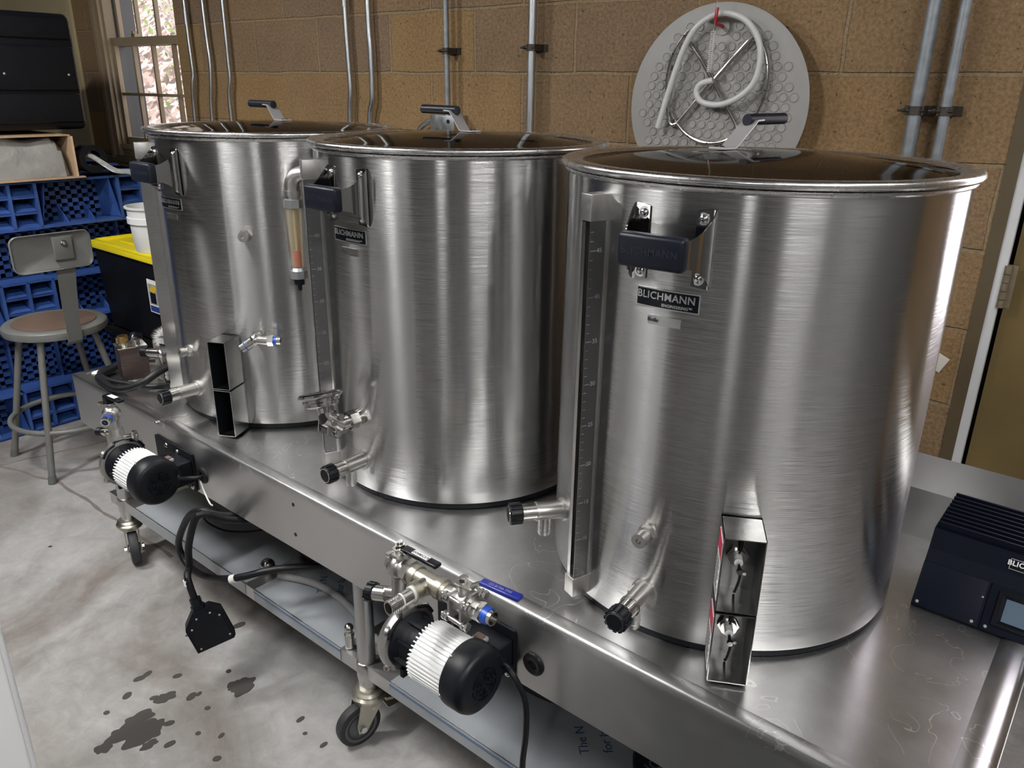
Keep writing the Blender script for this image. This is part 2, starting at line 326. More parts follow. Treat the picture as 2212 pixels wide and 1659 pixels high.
def link(name,mm,mat,parent=None,label=None,smooth=True,ang=35,loc=None,bev=0):
    me=bpy.data.meshes.new(name); L=rootloc(parent) if parent else (Vector(loc) if loc else V(0,0,0))
    me.from_pydata([(v[0]-L.x,v[1]-L.y,v[2]-L.z) for v in mm.v],[],mm.f)
    bm=bmesh.new(); bm.from_mesh(me); bmesh.ops.remove_doubles(bm,verts=bm.verts,dist=1e-5)
    bmesh.ops.dissolve_degenerate(bm,edges=bm.edges,dist=1e-6)
    bmesh.ops.recalc_face_normals(bm,faces=bm.faces)
    for f in bm.faces: f.smooth=smooth
    if smooth:
        for e_ in bm.edges: e_.smooth= e_.calc_face_angle(0)<R(ang)
    bm.to_mesh(me); bm.free()
    me.materials.append(MAT[mat]); o=bpy.data.objects.new(name,me); C.objects.link(o)
    if parent: o.parent=parent
    else: o.location=L; ROOT[o.name]=L
    if label: o['label']=label
    return o
def tag(o,label,cat,group=None,kind=None):
    o['label']=label; o['category']=cat
    if group: o['group']=group
    if kind: o['kind']=kind
    return o
def thing(name,label,cat,loc,group=None):
    o=bpy.data.objects.new(name,None); o.empty_display_size=.05; C.objects.link(o); o.location=loc; ROOT[o.name]=Vector(loc)
    return tag(o,label,cat,group)
def struct(name,mm,mat,parent=None,**k):
    o=link(name,mm,mat,parent,**k)
    if not parent: o['kind']='structure'
    return o
def dup(root,loc,label=None,rz=None):
    r=root.copy(); C.objects.link(r); r.location=loc; ROOT[r.name]=Vector(loc)
    if rz is not None: r.rotation_euler=(0,0,rz)
    if label: r['label']=label
    for ch in list(root.children):
        c=ch.copy(); C.objects.link(c); c.parent=r
        for g in list(ch.children):
            d=g.copy(); C.objects.link(d); d.parent=c
    return r
def TR(x,y,z,rz=0,rx=0,ry=0): return Matrix.Translation((x,y,z))@Euler((rx,ry,rz)).to_matrix().to_4x4()

# ------------------------------------------------------------------ camera
cam=bpy.data.cameras.new('camera'); co=bpy.data.objects.new('camera',cam); C.objects.link(co)
cx,cy,cz,yaw,pit,rol,f=2.4382,-.8747,.8298,R(39.3782),R(-20.7492),R(.8081),1697.53
Fv=V(-math.sin(yaw)*math.cos(pit),math.cos(yaw)*math.cos(pit),math.sin(pit)); Rt=V(math.cos(yaw),math.sin(yaw),0); U=Rt.cross(Fv)
R2=Rt*math.cos(rol)+U*math.sin(rol); U2=U*math.cos(rol)-Rt*math.sin(rol)
co.matrix_world=Matrix(((R2.x,U2.x,-Fv.x,cx),(R2.y,U2.y,-Fv.y,cy),(R2.z,U2.z,-Fv.z,cz),(0,0,0,1)))
cam.sensor_fit='HORIZONTAL'; cam.sensor_width=36; cam.lens=f/2212*36; cam.clip_start=.02
bpy.context.scene.camera=co

# ------------------------------------------------------------------ room shell
WA=R(2.272); W0=1.2618; tn=math.tan(WA)
def WP(s,off,z): # point: s along the back wall (world x), off towards the room
    return V(s+math.sin(WA)*off, W0+s*tn-math.cos(WA)*off, z)
WT=Matrix.Translation((0,W0,0))@Matrix.Rotation(WA,4,'Z')    # local x along wall, -y into room
CE=1.90
def wallbox(mm,s0,s1,z0,z1,d0=0,d1=.13): mm.box(s0,s1,d0,d1,z0,z1)
wx0,wx1,wz0,wz1=-1.985,-1.325,.50,1.62       # window opening
dx0,dx1=2.115,3.05                          # right doorway
lx0,lx1=-3.3,-2.29
mm=M()
wallbox(mm,-4.2,lx0,FZ,CE); wallbox(mm,lx0,lx1,1.45,CE); wallbox(mm,lx1,wx0,FZ,CE); wallbox(mm,wx0,wx1,FZ,wz0); wallbox(mm,wx0,wx1,wz1,CE)
wallbox(mm,wx1,dx0,FZ,CE); wallbox(mm,dx0,dx1,1.45,CE); wallbox(mm,dx1,4.3,FZ,CE)
w=struct('wall_back',mm,'block_gold',smooth=False); w.matrix_world=WT
struct('floor',M().box(-4.3,4.5,-3.9,1.6,FZ-.1,FZ),'concrete',smooth=False)
struct('ceiling',M().box(-4.3,4.5,-3.9,1.7,CE,CE+.1),'ceiling_paint',smooth=False)
struct('wall_left',M().box(-4.3,-4.2,-3.9,1.1,FZ,CE),'side_paint',smooth=False)
struct('wall_right',M().box(4.3,4.45,-3.9,1.5,FZ,CE),'side_paint',smooth=False)
struct('wall_front',M().box(-4.3,4.5,-4.0,-3.9,FZ,CE),'front_paint',smooth=False)
# window_1 in the back wall: frame, two sashes with muntins, panes
def wl(o): o.matrix_world=WT; return o
mm=M()
mm.box(wx0-.085,wx0,-.02,.0,wz0-.06,wz1+.09).box(wx0-.06,wx0-.035,-.032,-.02,wz0-.06,wz1+.09)
mm.box(wx0-.085,wx1+.02,-.02,0,wz1,wz1+.09)
mm.box(wx0,wx0+.012,0,.05,wz0,wz1).box(wx1-.004,wx1,0,.13,wz0,wz1).box(wx0,wx1,0,.13,wz1-.02,wz1)
mm.box(wx0,wx1,-.01,.13,wz0-.01,wz0+.012)
fr_=struct('window_1',mm,'trim_tan',smooth=False); wl(fr_)
def sash(y,z0,z1,x0,x1,rows,mz):
    m1=M(); m1.box(x0,x0+.022,y,y+.022,z0,z1).box(x0,x1,y,y+.03,z0,z0+.038).box(x0,x1,y,y+.03,z1-.038,z1)
    for x in (-1.787,-1.605,-1.42): m1.box(x-.0075,x+.0075,y+.005,y+.025,z0,z1)
    for z in mz: m1.box(x0,x1,y+.005,y+.025,z-.007,z+.007)
    return m1
link('exterior_jamb',M().box(wx0,wx0+.014,.051,.16,wz0,wz1),'jamb_grey',fr_,smooth=False,label='dark grey outer jamb')
o=link('lower_sash',sash(.02,wz0+.012,1.035,wx0+.012,wx1-.012,2,[.765]),'trim_tan',fr_,smooth=False)
o=link('upper_sash',sash(.06,.995,wz1-.02,wx0+.012,wx1-.012,2,[1.31]),'trim_tan',fr_,smooth=False)
o=link('window_pane',M().box(wx0+.03,wx1-.013,.033,.036,wz0+.03,1.02).box(wx0+.03,wx1-.013,.073,.076,1.02,wz1-.03),'pane',fr_,smooth=False)
link('sash_latch',M().box(-1.77,-1.74,.02,.05,1.035,1.05).cyl((-1.755,.03,1.05),(-1.755,.03,1.062),.012),'hinge_metal',fr_)
# window ledge board below the window
t=struct('trim_1',M().box(-2.30,-1.2,-.03,0,.425,.455),'door_frame_brown',smooth=False); wl(t)
# left cream door
d2=struct('door_2',M().box(lx0,lx1,.02,.06,FZ,1.45),'cream_paint',smooth=False); wl(d2)
link('door_frame',M().box(lx1-.05,lx1,-.015,.02,FZ,1.45).box(lx0,lx0+.05,-.015,.02,FZ,1.45),'cream_paint',d2,smooth=False)
# right gold door with brown frame and weather strip
d1=struct('door_1',M().box(2.175,2.42,.035,.075,FZ,1.43).box(2.90,dx1-.05,.035,.075,FZ,1.43).box(2.42,2.90,.035,.075,FZ,.30).box(2.42,2.90,.035,.075,1.36,1.43),'door_gold',smooth=False); wl(d1)
link('door_frame',M().box(dx0,2.145,-.004,.1,FZ,1.45).box(dx1-.05,dx1,-.004,.1,FZ,1.45),'door_frame_brown',d1,smooth=False)
link('assumed_door_glow',M().box(2.42,2.90,.05,.056,.30,1.36),'daylight_glow',d1,smooth=False,label='assumed unseen door glass glowing in place of daylight')  # unseen pane, assumed; its glow supplies the daylight reflected on the right
link('door_light_block',M().box(2.10,3.04,.08,.10,FZ,1.45),'dark_void',d1,smooth=False)  # dark backing added to stop sky light showing through the door gap
link('weather_strip',M().box(2.145,2.166,.0,.03,FZ,1.45),'weather_white',d1,label='white weather strip',smooth=False)
mm=M()
for k in range(5): mm.cyl((2.170,-.002,.335+k*.021),(2.170,-.002,.3545+k*.021),.008,n=12)
mm.box(2.148,2.19,.004,.012,.335,.44)
link('door_hinge',mm,'hinge_metal',d1)

# outside: leafy bank, twigs, bush
mm=M(); nx,ny=46,30
vs=[];fs=[]
for j in range(ny+1):
    for i in range(nx+1):
        x=-14+15*i/nx; y=2.0+6.5*j/ny; vs.append((x,y,-.3+.85*(y-2.0)+.10*math.sin(x*3+y*2)+random.uniform(-.05,.05)))
for j in range(ny):
    for i in range(nx): a=j*(nx+1)+i; fs.append((a,a+1,a+nx+2,a+nx+1))
o=link('hillside_ground',M().add(vs,fs),'leaf_litter',smooth=False); o['kind']='structure'
for k in range(5):
    mm=M(); x=-2.7-.95*k; y=2.35+.42*k; z=-.25+.85*(y-2.0)
    for q in range(6):
        a=random.uniform(0,6.28); L=random.uniform(.5,.9); p=[V(x,y,z)]; d=V(math.cos(a)*.5,-.2,random.uniform(.5,1)).normalized()
        for s_ in range(5): p.append(p[-1]+d*L/5); d=(d+V(random.uniform(-.3,.3),random.uniform(-.3,.3),random.uniform(-.3,.2))).normalized()
        mm.tube(p,.006,n=5,sm=2)
    root=thing('shrub',['bare pale shrub tangled low on the bank outside the window','leaning bare shrub halfway up the bank outside','thin bare shrub in the middle of the window view','spreading bare shrub with yellow green leaves outside','upright bare shrub near the window edge outside',][k],'shrub',(x,y,z),group='shrubs on the bank outside the window')
    link('branches',mm,'twig',root)
    ml=M()
    for q in range(90):
        c=V(x,y,z+.35)+V(random.uniform(-.4,.4),random.uniform(-.3,.2),random.uniform(-.3,.45)); s_=random.uniform(.02,.045); T=Matrix.Translation(c)@Euler((random.uniform(0,3),random.uniform(0,3),random.uniform(0,3))).to_matrix().to_4x4()
        ml.add([(-s_,0,0),(0,-s_*.5,.004),(s_,0,0),(0,s_*.5,.004)],[(0,1,2,3)],T)
    link('leaves',ml,'leaf_green' if k in(1,3,4) else 'copper_leaf',root,smooth=False)

# ------------------------------------------------------------------ steel stand
TL,TD,AH=2.436,.70,.158
st=thing('equipment_stand','long stainless steel stand on casters carrying the three kettles','equipment stand',(1.2,.35,FZ))
mm=M()
# marine edge tabletop: profile around, raised 3 mm lip
def tabletop():
    m_=M(); e=.003
    m_.box(.004,TL-.045,.03,TD-.002,-.012,-.0015)
    # front lip with rounded nose
    nose=[(-.0,-.02),(-.0,-.006),(.0015,-.002),(.005,0),(.025,.0),(.030,-.0015),(.03,-.012)]
    n=len(nose)
    vs=[(x,y,z) for x in (0,TL) for y,z in nose]; m_.add(vs,[(i,i+1,n+i+1,n+i) for i in range(n-1)]+[tuple(range(n)),tuple(range(n,2*n))[::-1]])
    vs=[(y,yy,z) for yy in (0.0302,TD) for y,z in nose]; m_.add(vs,[(i,i+1,n+i+1,n+i) for i in range(n-1)]+[tuple(range(n)),tuple(range(n,2*n))[::-1]])
    rp=[(TL,-.02),(TL,-.006),(TL-.004,.001),(TL-.012,.004),(TL-.03,.004),(TL-.040,.002),(TL-.047,-.0015),(TL-.047,-.012)]; n=len(rp)
    vs=[(x,yy,z) for yy in (0.0302,TD) for x,z in rp]; m_.add(vs,[(i,i+1,n+i+1,n+i) for i in range(n-1)]+[tuple(range(n)),tuple(range(n,2*n))[::-1]])
    return m_
link('tabletop',tabletop(),'table_steel',st,ang=50)
ap=M().box(0.0005,TL-.0005,.0005,.004,-AH,-.004)
link('apron',ap,'sheet_steel',st,smooth=False)
link('end_panel',M().box(0,.004,.004,TD,-AH,-.004),'sheet_steel',st,smooth=False)
link('end_panel',M().box(TL-.004,TL,.004,TD,-AH,-.004),'sheet_steel',st,smooth=False)
link('rear_panel',M().box(0,TL,TD,TD+.004,-AH,-.004),'sheet_steel',st,smooth=False)
mm=M(); bp_=[(TD-.004,-.01),(TD,.10),(TD+.055,.152),(TD+.058,.150),(TD+.058,-.12),(TD+.054,-.12),(TD+.054,.145),(TD+.004,.10),(TD+.002,-.01)]
n_=len(bp_); mm.add([(x,y,z) for x in (.0,TL+.35) for y,z in bp_],[(i,(i+1)%n_,n_+(i+1)%n_,n_+i) for i in range(n_)]+[tuple(range(n_))[::-1],tuple(range(n_,2*n_))])
link('backsplash',mm,'sheet_steel',st,smooth=False)
# under shelf with protective film
SZ=-.40
link('undershelf',M().box(.035,TL-.03,.052,.66,SZ-.012,SZ).box(.035,TL-.03,.030,.052,SZ-.036,SZ-.0),'sheet_steel',st,smooth=False)
link('shelf_film',M().box(.20,.80,.034,.60,SZ,SZ+.0012).box(.84,1.19,.034,.60,SZ,SZ+.0012).box(1.36,2.3,.034,.60,SZ,SZ+.0012).box(.20,.80,.0285,.030,SZ-.034,SZ).box(.84,1.19,.0285,.030,SZ-.034,SZ).box(1.36,2.3,.0285,.030,SZ-.034,SZ),'shelf_film',st,smooth=False)
link('film_border',M().box(.84,1.19,.0275,.0285,SZ-.008,SZ-.0025).box(1.36,2.3,.0275,.0285,SZ-.008,SZ-.0025),'film_edge',st,smooth=False)
for x,y in ((1.0,.15),(.42,.13),(1.49,.13),(1.82,.16)):
    for q_,w_ in ((-.024,'The N'),(.024,'for la')): link('film_print',text(M(),w_,.028,TR(x+q_*.7,y+q_*.7,SZ+.0014,R(135)),ext=.0002,align='LEFT'),'film_ink',st,smooth=False)
# legs and casters
def caster(x,y,az,sgn=1,brake=True):
    # az: wheel axis direction (deg); wheel trails perpendicular
    r=.0535; ax=V(math.cos(R(az)),math.sin(R(az)),0); tr=V(ax.y,-ax.x,0)*sgn
    wc=V(x,y,FZ+r)+tr*.032
    mmf=M(); topz=FZ+.128
    mmf.lathe([(.0,0),(.036,0),(.040,.006),(.040,.013),(.034,.018),(.036,.022),(.030,.028),(.0,.028)],(x,y,topz-.012),(0,0,1),28)
    T=Matrix.Translation((x,y,0))@Matrix(((ax.x,tr.x,0,0),(ax.y,tr.y,0,0),(0,0,1,0),(0,0,0,1)))
    for s_ in (-1,1):
        poly=[(-.03,topz-.012),(.034,topz-.012),(.045,FZ+r+.01),(.042,FZ+r-.012),(.022,FZ+r-.014)]
        TT=T@Matrix(((0,0,1,s_*.0205),(1,0,0,0),(0,1,0,0),(0,0,0,1)))
        mmf.prism(poly,-.0015,.0015,TT)
    mmf.box(-.022,.022,-.03,.034,topz-.015,topz-.010,T)
    cs=link('caster',mmf,'zinc',st)
    a=V(ax.x,ax.y,0)
    link('wheel',M().lathe([(.030,-.013),(.048,-.0135),(.0525,-.011),(r,-.006),(r,.006),(.0525,.011),(.048,.0135),(.030,.013)],wc,a,36),'tread_rubber',cs)
    link('wheel_hub',M().lathe([(0,-.0185),(.012,-.0185),(.013,-.012),(.027,-.009),(.033,-.0128),(.041,-.0142),(.041,.0142),(.033,.0128),(.027,.009),(.013,.012),(.012,.0185),(0,.0185)],wc,a,30),'wheel_grey',cs)
    link('axle_bolt',M().cyl(wc-a*.028,wc+a*.028,.0045,n=10).cyl(wc+a*.022,wc+a*.029,.0085,n=6).cyl(wc-a*.029,wc-a*.022,.0085,n=6),'chrome_screw',cs)
    if brake:
        link('brake_pedal',M().sheet([(0,-.035,-.004,.004),(0,-.052,-.010,-.002),(0,-.066,-.008,0)],0,.03,T@Matrix.Translation((0,0,topz-.03))).box(-.016,.016,-.068,-.040,-.004,-.001,T@Matrix.Translation((0,0,topz-.055))),'zinc',cs)
for (x,y,az,sg,br_) in ((.108,.045,70,1,True),(1.266,.045,-12,1,True),(2.385,.045,30,1,False),(.085,.64,40,1,False),(1.266,.64,80,1,False),(2.385,.64,10,1,False)):
    lg=link('leg',M().cyl((x,y,SZ-.055),(x,y,-.02),.0207,n=28),'sheet_steel',st)
    link('leg_collar',M().lathe([(.0207,.0),(.0225,-.001),(.0245,-.006),(.0245,-.045),(.0222,-.052),(.0215,-.09),(0,-.09)],(x,y,SZ+.002),(0,0,1),28),'bracket_steel',lg)
    caster(x,y,az,sg,br_)
mm=M()
for x in (.715,1.777): mm.lathe([(.009,0),(.009,-.004),(.016,-.006),(.021,-.003),(.022,0),(.021,.002)],(x,0,-.100),(0,1,0),28)
link('grommet',M().lathe([(.009,.002),(.009,-.004),(.016,-.006),(.021,-.003),(.022,.001)],(.715,0,-.099),(0,1,0),28).cyl((.715,-.0005,-.099),(.715,.0,-.099),.012),'black_rubber',st)
link('grommet',M().lathe([(.009,.002),(.009,-.004),(.016,-.006),(.021,-.003),(.022,.001)],(1.777,0,-.101),(0,1,0),28).cyl((1.777,-.0005,-.101),(1.777,.0,-.101),.012),'black_rubber',st)
for x,z in ((1.1,-.04),(1.098,-.117)): link('bolt_hole',M().cyl((x,-.0004,z),(x,.0005,z),.0045,n=14),'dark_void',st)
link('rivet',M().sph((.515,-.003,-.011),.006),'chrome_screw',st)
link('round_sticker',M().cyl((.045,.06,0),(.045,.06,.0006),.020),'white_label',st,label='white round sticker')

# ------------------------------------------------------------------ kettles
KR,KH=.305,.712
def ktext(T,body,size,th,z,r,bold=0,ext=.0004,shear=0):
    def wr(v):
        a=R(th)+v.x/r; return V(math.cos(a)*(r+v.z),math.sin(a)*(r+v.z),z+v.y)
    return wr
def arcplate(mm,th,z,w,h,r,t=.0012,cut=0,T=None,n=16):
    vs=[];fs=[]
    for rr in (r,r+t):
        for i in range(n+1):
            a=R(th)+(-w/2+w*i/n)/r
            for zz in (z-h/2,z+h/2): vs.append((rr*math.cos(a),rr*math.sin(a),zz))
    k=2*(n+1)
    for i in range(n): a=i*2; fs+=[(a,a+1,a+3,a+2),(k+a,k+a+2,k+a+3,k+a+1),(a+1,k+a+1,k+a+3,a+3),(a,a+2,k+a+2,k+a)]
    fs+=[(0,k,k+1,1),(2*n,2*n+1,k+2*n+1,k+2*n)]
    return mm.add(vs,fs,T)
def drain(th,z,T0,parent,r=KR,knobdown=True,name='drain_valve',spout=True):
    # local frame: x outward, y tangential, z up
    T=T0@Matrix.Rotation(R(th),4,'Z')@Matrix.Translation((r,0,z))
    b=M(T).cyl((-.004,0,0),(.004,0,0),.021,n=24).cyl((.002,0,0),(.050,0,0),.0165,.0155,n=24).cyl((.048,0,0),(.050,0,0),.0175,n=24)
    if spout: b.cyl((.034,0,-.004),(.034,0,-.030),.0115,n=18)
    for k in range(4 if spout else 0): b.ring((.034,0,-.030-.004*k),(0,0,-1),.0085,.0118-.0008*(k%2),.004,18)
    b.box(.006,.026,-.0168,-.012,-.008,.008)
    v=link(name,b,'cast_steel',parent)
    link('valve_bonnet',M(T).cyl((.050,0,0),(.075,0,0),.0155,.0155,n=28).ring((.052,0,0),(1,0,0),.0155,.0162,.002,28),'machined_steel',v)
    kn=M(T).cyl((.075,0,0),(.099,0,0),.0175,.0175,n=28,bev=.002)
    for k in range(12):
        a=2*PI*k/12; kn.box(.0765,.0975,-.003,.003,.0170,.0195,Matrix.Rotation(a,4,'X'),bev=.0008)
    link('valve_knob',kn,'black_plastic',v)
    link('knob_cap',M(T).cyl((.099,0,0),(.1,0,0),.0140,n=28),'black_matte',v)
    link('knob_ring',M(T).ring((.0988,0,0),(1,0,0),.0138,.0150,.0014,28),'machined_steel',v)
    return v
def hexfit(T0,th,z,parent,r=KR,L=.03,name='port_fitting'):
    T=T0@Matrix.Rotation(R(th),4,'Z')@Matrix.Translation((r,0,z))
    return link(name,M(T).cyl((-.003,0,0),(.003,0,0),.0155,n=24).cyl((.003,0,0),(.011,0,0),.0145,n=6).cyl((.011,0,0),(.016,0,0),.0095).ring((.016,0,0),(1,0,0),.0045,.0118,L-.014,24).cyl((.016,0,0),(L-.006,0,0),.0045),'cast_steel',parent)
def kettle(x,y,dth,label,idn):
    k=thing('brew_kettle',label,'brew kettle',(x,y,0),group='tall stainless steel kettles in a row')
    T=Matrix.Translation((x,y,0))
    body=M(T).lathe([(0,.012),(KR-.004,.012),(KR-.001,.014),(KR,.018),(KR,.045),(KR,.3),(KR,.55),(KR,KH-.012),(KR,KH)],(0,0,0),(0,0,1),160)
    link('kettle_body',body,'kettle_steel',k)
    link('base_pad',M(T).cyl((0,0,0),(0,0,.0125),KR-.006,n=96),'black_matte',k)
    link('top_rim',M(T).lathe([(KR-.002,KH-.007),(KR+.002,KH-.0065),(KR+.0045,KH-.004),(KR+.005,KH-.001),(KR+.004,KH+.001),(KR-.002,KH+.002)],(0,0,0),(0,0,1),128),'rim_steel',k)
    # handle
    hth=-87+dth; T1=T@Matrix.Rotation(R(hth),4,'Z')@Matrix.Translation((KR,0,.632))@Matrix.Rotation(R(-90),4,'Z')
    # local: x tangential... y = outward: build with x = across, y outward
    T1=T@Matrix(((math.cos(R(hth+90)),math.cos(R(hth)),0,math.cos(R(hth))*KR),(math.sin(R(hth+90)),math.sin(R(hth)),0,math.sin(R(hth))*KR),(0,0,1,.632),(0,0,0,1)))
    def yk(xx): return math.sqrt(KR*KR-xx*xx)-KR
    for s_ in (-1,1):
        path=[]
        for xx,yy,h in ((.034,.0015,.050),(.0445,.0015,.052),(.055,.0015,.053),(.0585,.003,.052),(.0590,.008,.046),(.0575,.016,.036),(.0545,.026,.027),(.050,.036,.021),(.046,.045,.0185),(.0445,.052,.0175),(.0405,.055,.0175),(.032,.0555,.0175)):
            base=yk(xx) if yy<.01 else yk(.055)*(1-min(1,(yy-.01)/.03))
            path.append((s_*xx,yy+base,-h,h))
        hb=link('handle_bracket',M(T1).sheet(path,0,.0018),'mirror_steel',k,ang=28)
        for z in (-.040,.040): link('handle_bolt',M(T1).sph((s_*.043,yk(.043)+.003,z),.0062,sq=(1,.7,1)).cyl((s_*.043,yk(.043),z),(s_*.043,yk(.043)+.003,z),.0085,n=16),'chrome_screw',hb)
    g=link('handle_grip',M(T1).box(-.0475,.0475,.043,.064,-.0225,.0225,bev=.006),'grip_rubber',k)
    Tt=T1@Matrix(((-1,0,0,0),(0,0,1,.0640),(0,1,0,0),(0,0,0,1)))   # text x to viewer right
    Tt=T1@Matrix(((1,0,0,0),(0,0,1,.0641),(0,1,0,0),(0,0,0,1)))
    link('grip_lettering',text(M(Tt),'BLICHMANN',.0135,None,ext=.0003,bold=.0002),'emboss_rubber',g,smooth=False)
    # nameplate
    nth=-86.8+dth; w_,h_=.095,.027
    pl=link('nameplate',arcplate(M(T),nth,.557,w_,h_,KR,.0012),'nickel_letter',k)
    link('nameplate_face',arcplate(M(T),nth,.557,w_-.003,h_-.003,KR+.0002,.0013),'black_gloss',pl)
    tm=M(T); text(tm,'BLICHMANN',.0146,None,bold=.00018,wrap=ktext(T,'',0,nth-.3,.5605,KR+.0024)); text(tm,'ENGINEERING\u2122',.0058,None,bold=.0001,wrap=ktext(T,'',0,nth+3,.5490,KR+.0024))
    link('nameplate_lettering',tm,'nickel_letter',pl,smooth=False)
    lp=link('name_tag',arcplate(M(T),nth-.3,.526,.050,.013,KR,.0009),'alu_plate',k,label='small plain metal tag')
    tm=M(T); text(tm,'Boile' if idn==3 else 'Mash' if idn==2 else 'HLT',.0085,None,bold=.0,wrap=ktext(T,'',0,nth-3.4,.526,KR+.0018)); link('tag_lettering',tm,'label_ink',lp,smooth=False)
    # sight gauge
    gth=-110+dth; T2=T@Matrix.Rotation(R(gth),4,'Z')
    gm=M(T2)
    sc_mat='bracket_steel' if idn==1 else 'scale_plate'
    sg=link('sight_gauge',gm.box(KR-.001,KR+.030,-.011,-.0095,.045,.66).box(KR-.001,KR+.004,-.011,.011,.045,.66).box(KR+.0275,KR+.030,-.011,-.002,.05,.65),'bracket_steel',k,smooth=False)
    link('gauge_scale',M(T2).box(KR+.004,KR+.031,.0095,.011,.045,.655),sc_mat,sg,smooth=False)
    link('gauge_tube',M(T2).cyl((KR+.017,0,.05),(KR+.017,0,.655),.0055,n=14),'clear_tube',sg)
    link('gauge_cap',M(T2).box(KR-.001,KR+.033,-.0125,.0125,.652,.690,bev=.001),'cast_steel',sg)
    link('gauge_cap',M(T2).box(KR-.001,KR+.033,-.0125,.0125,.020,.056,bev=.001),'cast_steel',sg)
    tk=M(T2); 
    Tk=Matrix(((0,0,0,0),(0,0,1,0),(0,1,0,0),(0,0,0,1)))
    for g_ in range(4,49):
        z=.048+(g_-4)*.0137; L=.010 if g_%5==0 else .005
        if z>.645: break
        tk.box(KR+.019,KR+.019+0.0,.011,.0113,z,z) if 0 else tk.box(KR+.030-L,KR+.030,.011,.0114,z-.0003,z+.0003)
        if g_%5==0:
            tk2=Matrix(((-1,0,0,KR+.0135),(0,0,1,.0112),(0,1,0,z),(0,0,0,1)))
            text(tk,str(g_),.010,tk2,ext=.0001)
    if idn!=1: link('gauge_marks',tk,'mark_grey',sg,smooth=False)
    return k,T
def element_box(T,th,k,wires=True,labelside=True,z0=.004):
    T3=T@Matrix.Rotation(R(th),4,'Z')
    for q in range(2):
        a=z0+q*.1245; h=.121; w=.029 if wires else .0235; x0,x1=KR-.002,KR+.066; t=.0014
        bx=M(T3).box(x0,x1,-w,-w+t,a,a+h).box(x0,x1,w-t,w,a,a+h).box(x0,x1,-w,w,a,a+t).box(x0,x1,-w,w,a+h-t,a+h).box(x0,x0+.006,-w,w,a,a+h)
        b=link('element_box',bx,'bracket_steel',k,smooth=False)
        link('box_shade_liner',M(T3).box(x0+.006,x0+.0068,-w+t,w-t,a+t,a+h-t).box(x0+.007,x1-.003,-w+t,-w+t+.0006,a+t,a+h-t).box(x0+.007,x1-.003,w-t-.0006,w-t,a+t,a+h-t),'box_shade_steel' if wires else 'black_matte',b,smooth=False,label='inner box liner darkened to imitate dark reflections')  # box interior coloured dark to imitate the dark reflections inside it
        sc_=M(T3)
        for z in (.03,.06,.095): sc_.cyl((x0+.006,w-.016,a+z),(x0+.011,w-.016,a+z),.0028,n=10)
        link('box_screw',sc_,'chrome_screw',b)
        if not wires: continue
        c=M(T3).cyl((x0+.005,0,a+.06),(x0+.012,0,a+.06),.0165,n=6).cyl((x0+.01,0,a+.06),(x0+.018,0,a+.06),.0125,n=20)
        link('element_nut',c,'machined_steel',b)
        link('element_insulator',M(T3).cyl((x0+.016,0,a+.06),(x0+.030,0,a+.06),.0065,n=16),'white_plastic',b,label='white ceramic insulator')
        link('element_terminal',M(T3).cyl((x0+.030,0,a+.06),(x0+.050,0,a+.058),.0025,n=10).cyl((x0+.046,0,a+.058),(x0+.052,0,a+.058),.0042,n=10),'machined_steel',b)
        if wires:
            link('element_wire',M(T3).tube([(x0+.044,.001,a+.058),(x0+.035,.003,a+.035),(x0+.03,0,a+.012),(x0+.02,0,a+.004)],.0018,n=6).tube([(x0+.012,.004,a+.115),(x0+.014,.003,a+.09),(x0+.016,.001,a+.068)],.003,n=6),'black_rubber',b)
        if labelside:
            link('warning_label',M(T3).box(x0+.014,x1-.008,-w-.0006,-w,a+.012,a+.108),'white_label',b,label='white and red warning label',smooth=False)
            link('warning_label_band',M(T3).box(x0+.014,x1-.008,-w-.0009,-w-.0006,a+.078,a+.108),'red_label',b,smooth=False)
            tm=M(T3)
            for j in range(9): tm.box(x0+.018,x1-.012-random.uniform(0,.01),-w-.001,-w-.0006,a+.018+j*.0062,a+.0205+j*.0062)
            link('warning_text',tm,'label_ink',b,smooth=False)
kx={1:(.5907,.3849),2:(1.2383,.3997),3:(1.9153,.38)}
k3,T3_=kettle(*kx[3],0,'nearest and largest looking steel kettle with a wide open junction box','3' and 3)
k2,T2_=kettle(*kx[2],-4.5,'middle steel kettle with a sight flow tube on its left','2' and 2)
k1,T1_=kettle(*kx[1],-4,'farthest steel kettle at the left end beneath the window','1' and 1)
drain(-86,.083,T3_,k3); drain(-91,.078,T2_,k2); drain(-90,.083,T1_,k1,spout=False)
drain(-128,.125,T3_,k3,name='side_valve')
hexfit(T3_,-86.5,.188,k3); hexfit(T1_,-91.5,.184,k1,L=.026); hexfit(T1_,-50.2,.496,k1,L=.026)
element_box(T3_,-61,k3); element_box(T1_,-63,k1,wires=False,labelside=False)
# kettle 1 tee fitting with blue taped ends
Tt=T1_@Matrix.Rotation(R(-49.2),4,'Z')@Matrix.Translation((KR,0,.25))
b=link('tee_fitting',M(Tt).cyl((-.003,0,0),(.004,0,0),.016,n=24).cyl((.003,0,0),(.014,0,0),.0135,n=6).cyl((.012,0,0),(.030,0,0),.0115).sph((.034,0,0),.0145).cyl((.034,0,0),(.034,.030,-.002),.0118,n=20).cyl((.034,.030,-.002),(.034,.044,-.002),.0135,n=6).cyl((.034,0,0),(.036,-.018,-.012),.013,n=20).cyl((.036,-.016,-.010),(.0372,-.024,-.0155),.0125,n=20),'machined_steel',k1)
link('blue_tape_ring',M(Tt).ring((.034,.044,-.002),(0,1,0),.004,.0108,.007,20).ring((.037,-.021,-.0138),(.002,-.014,-.009),.006,.0130,.002,20),'blue_tape',b,label='blue thread tape')
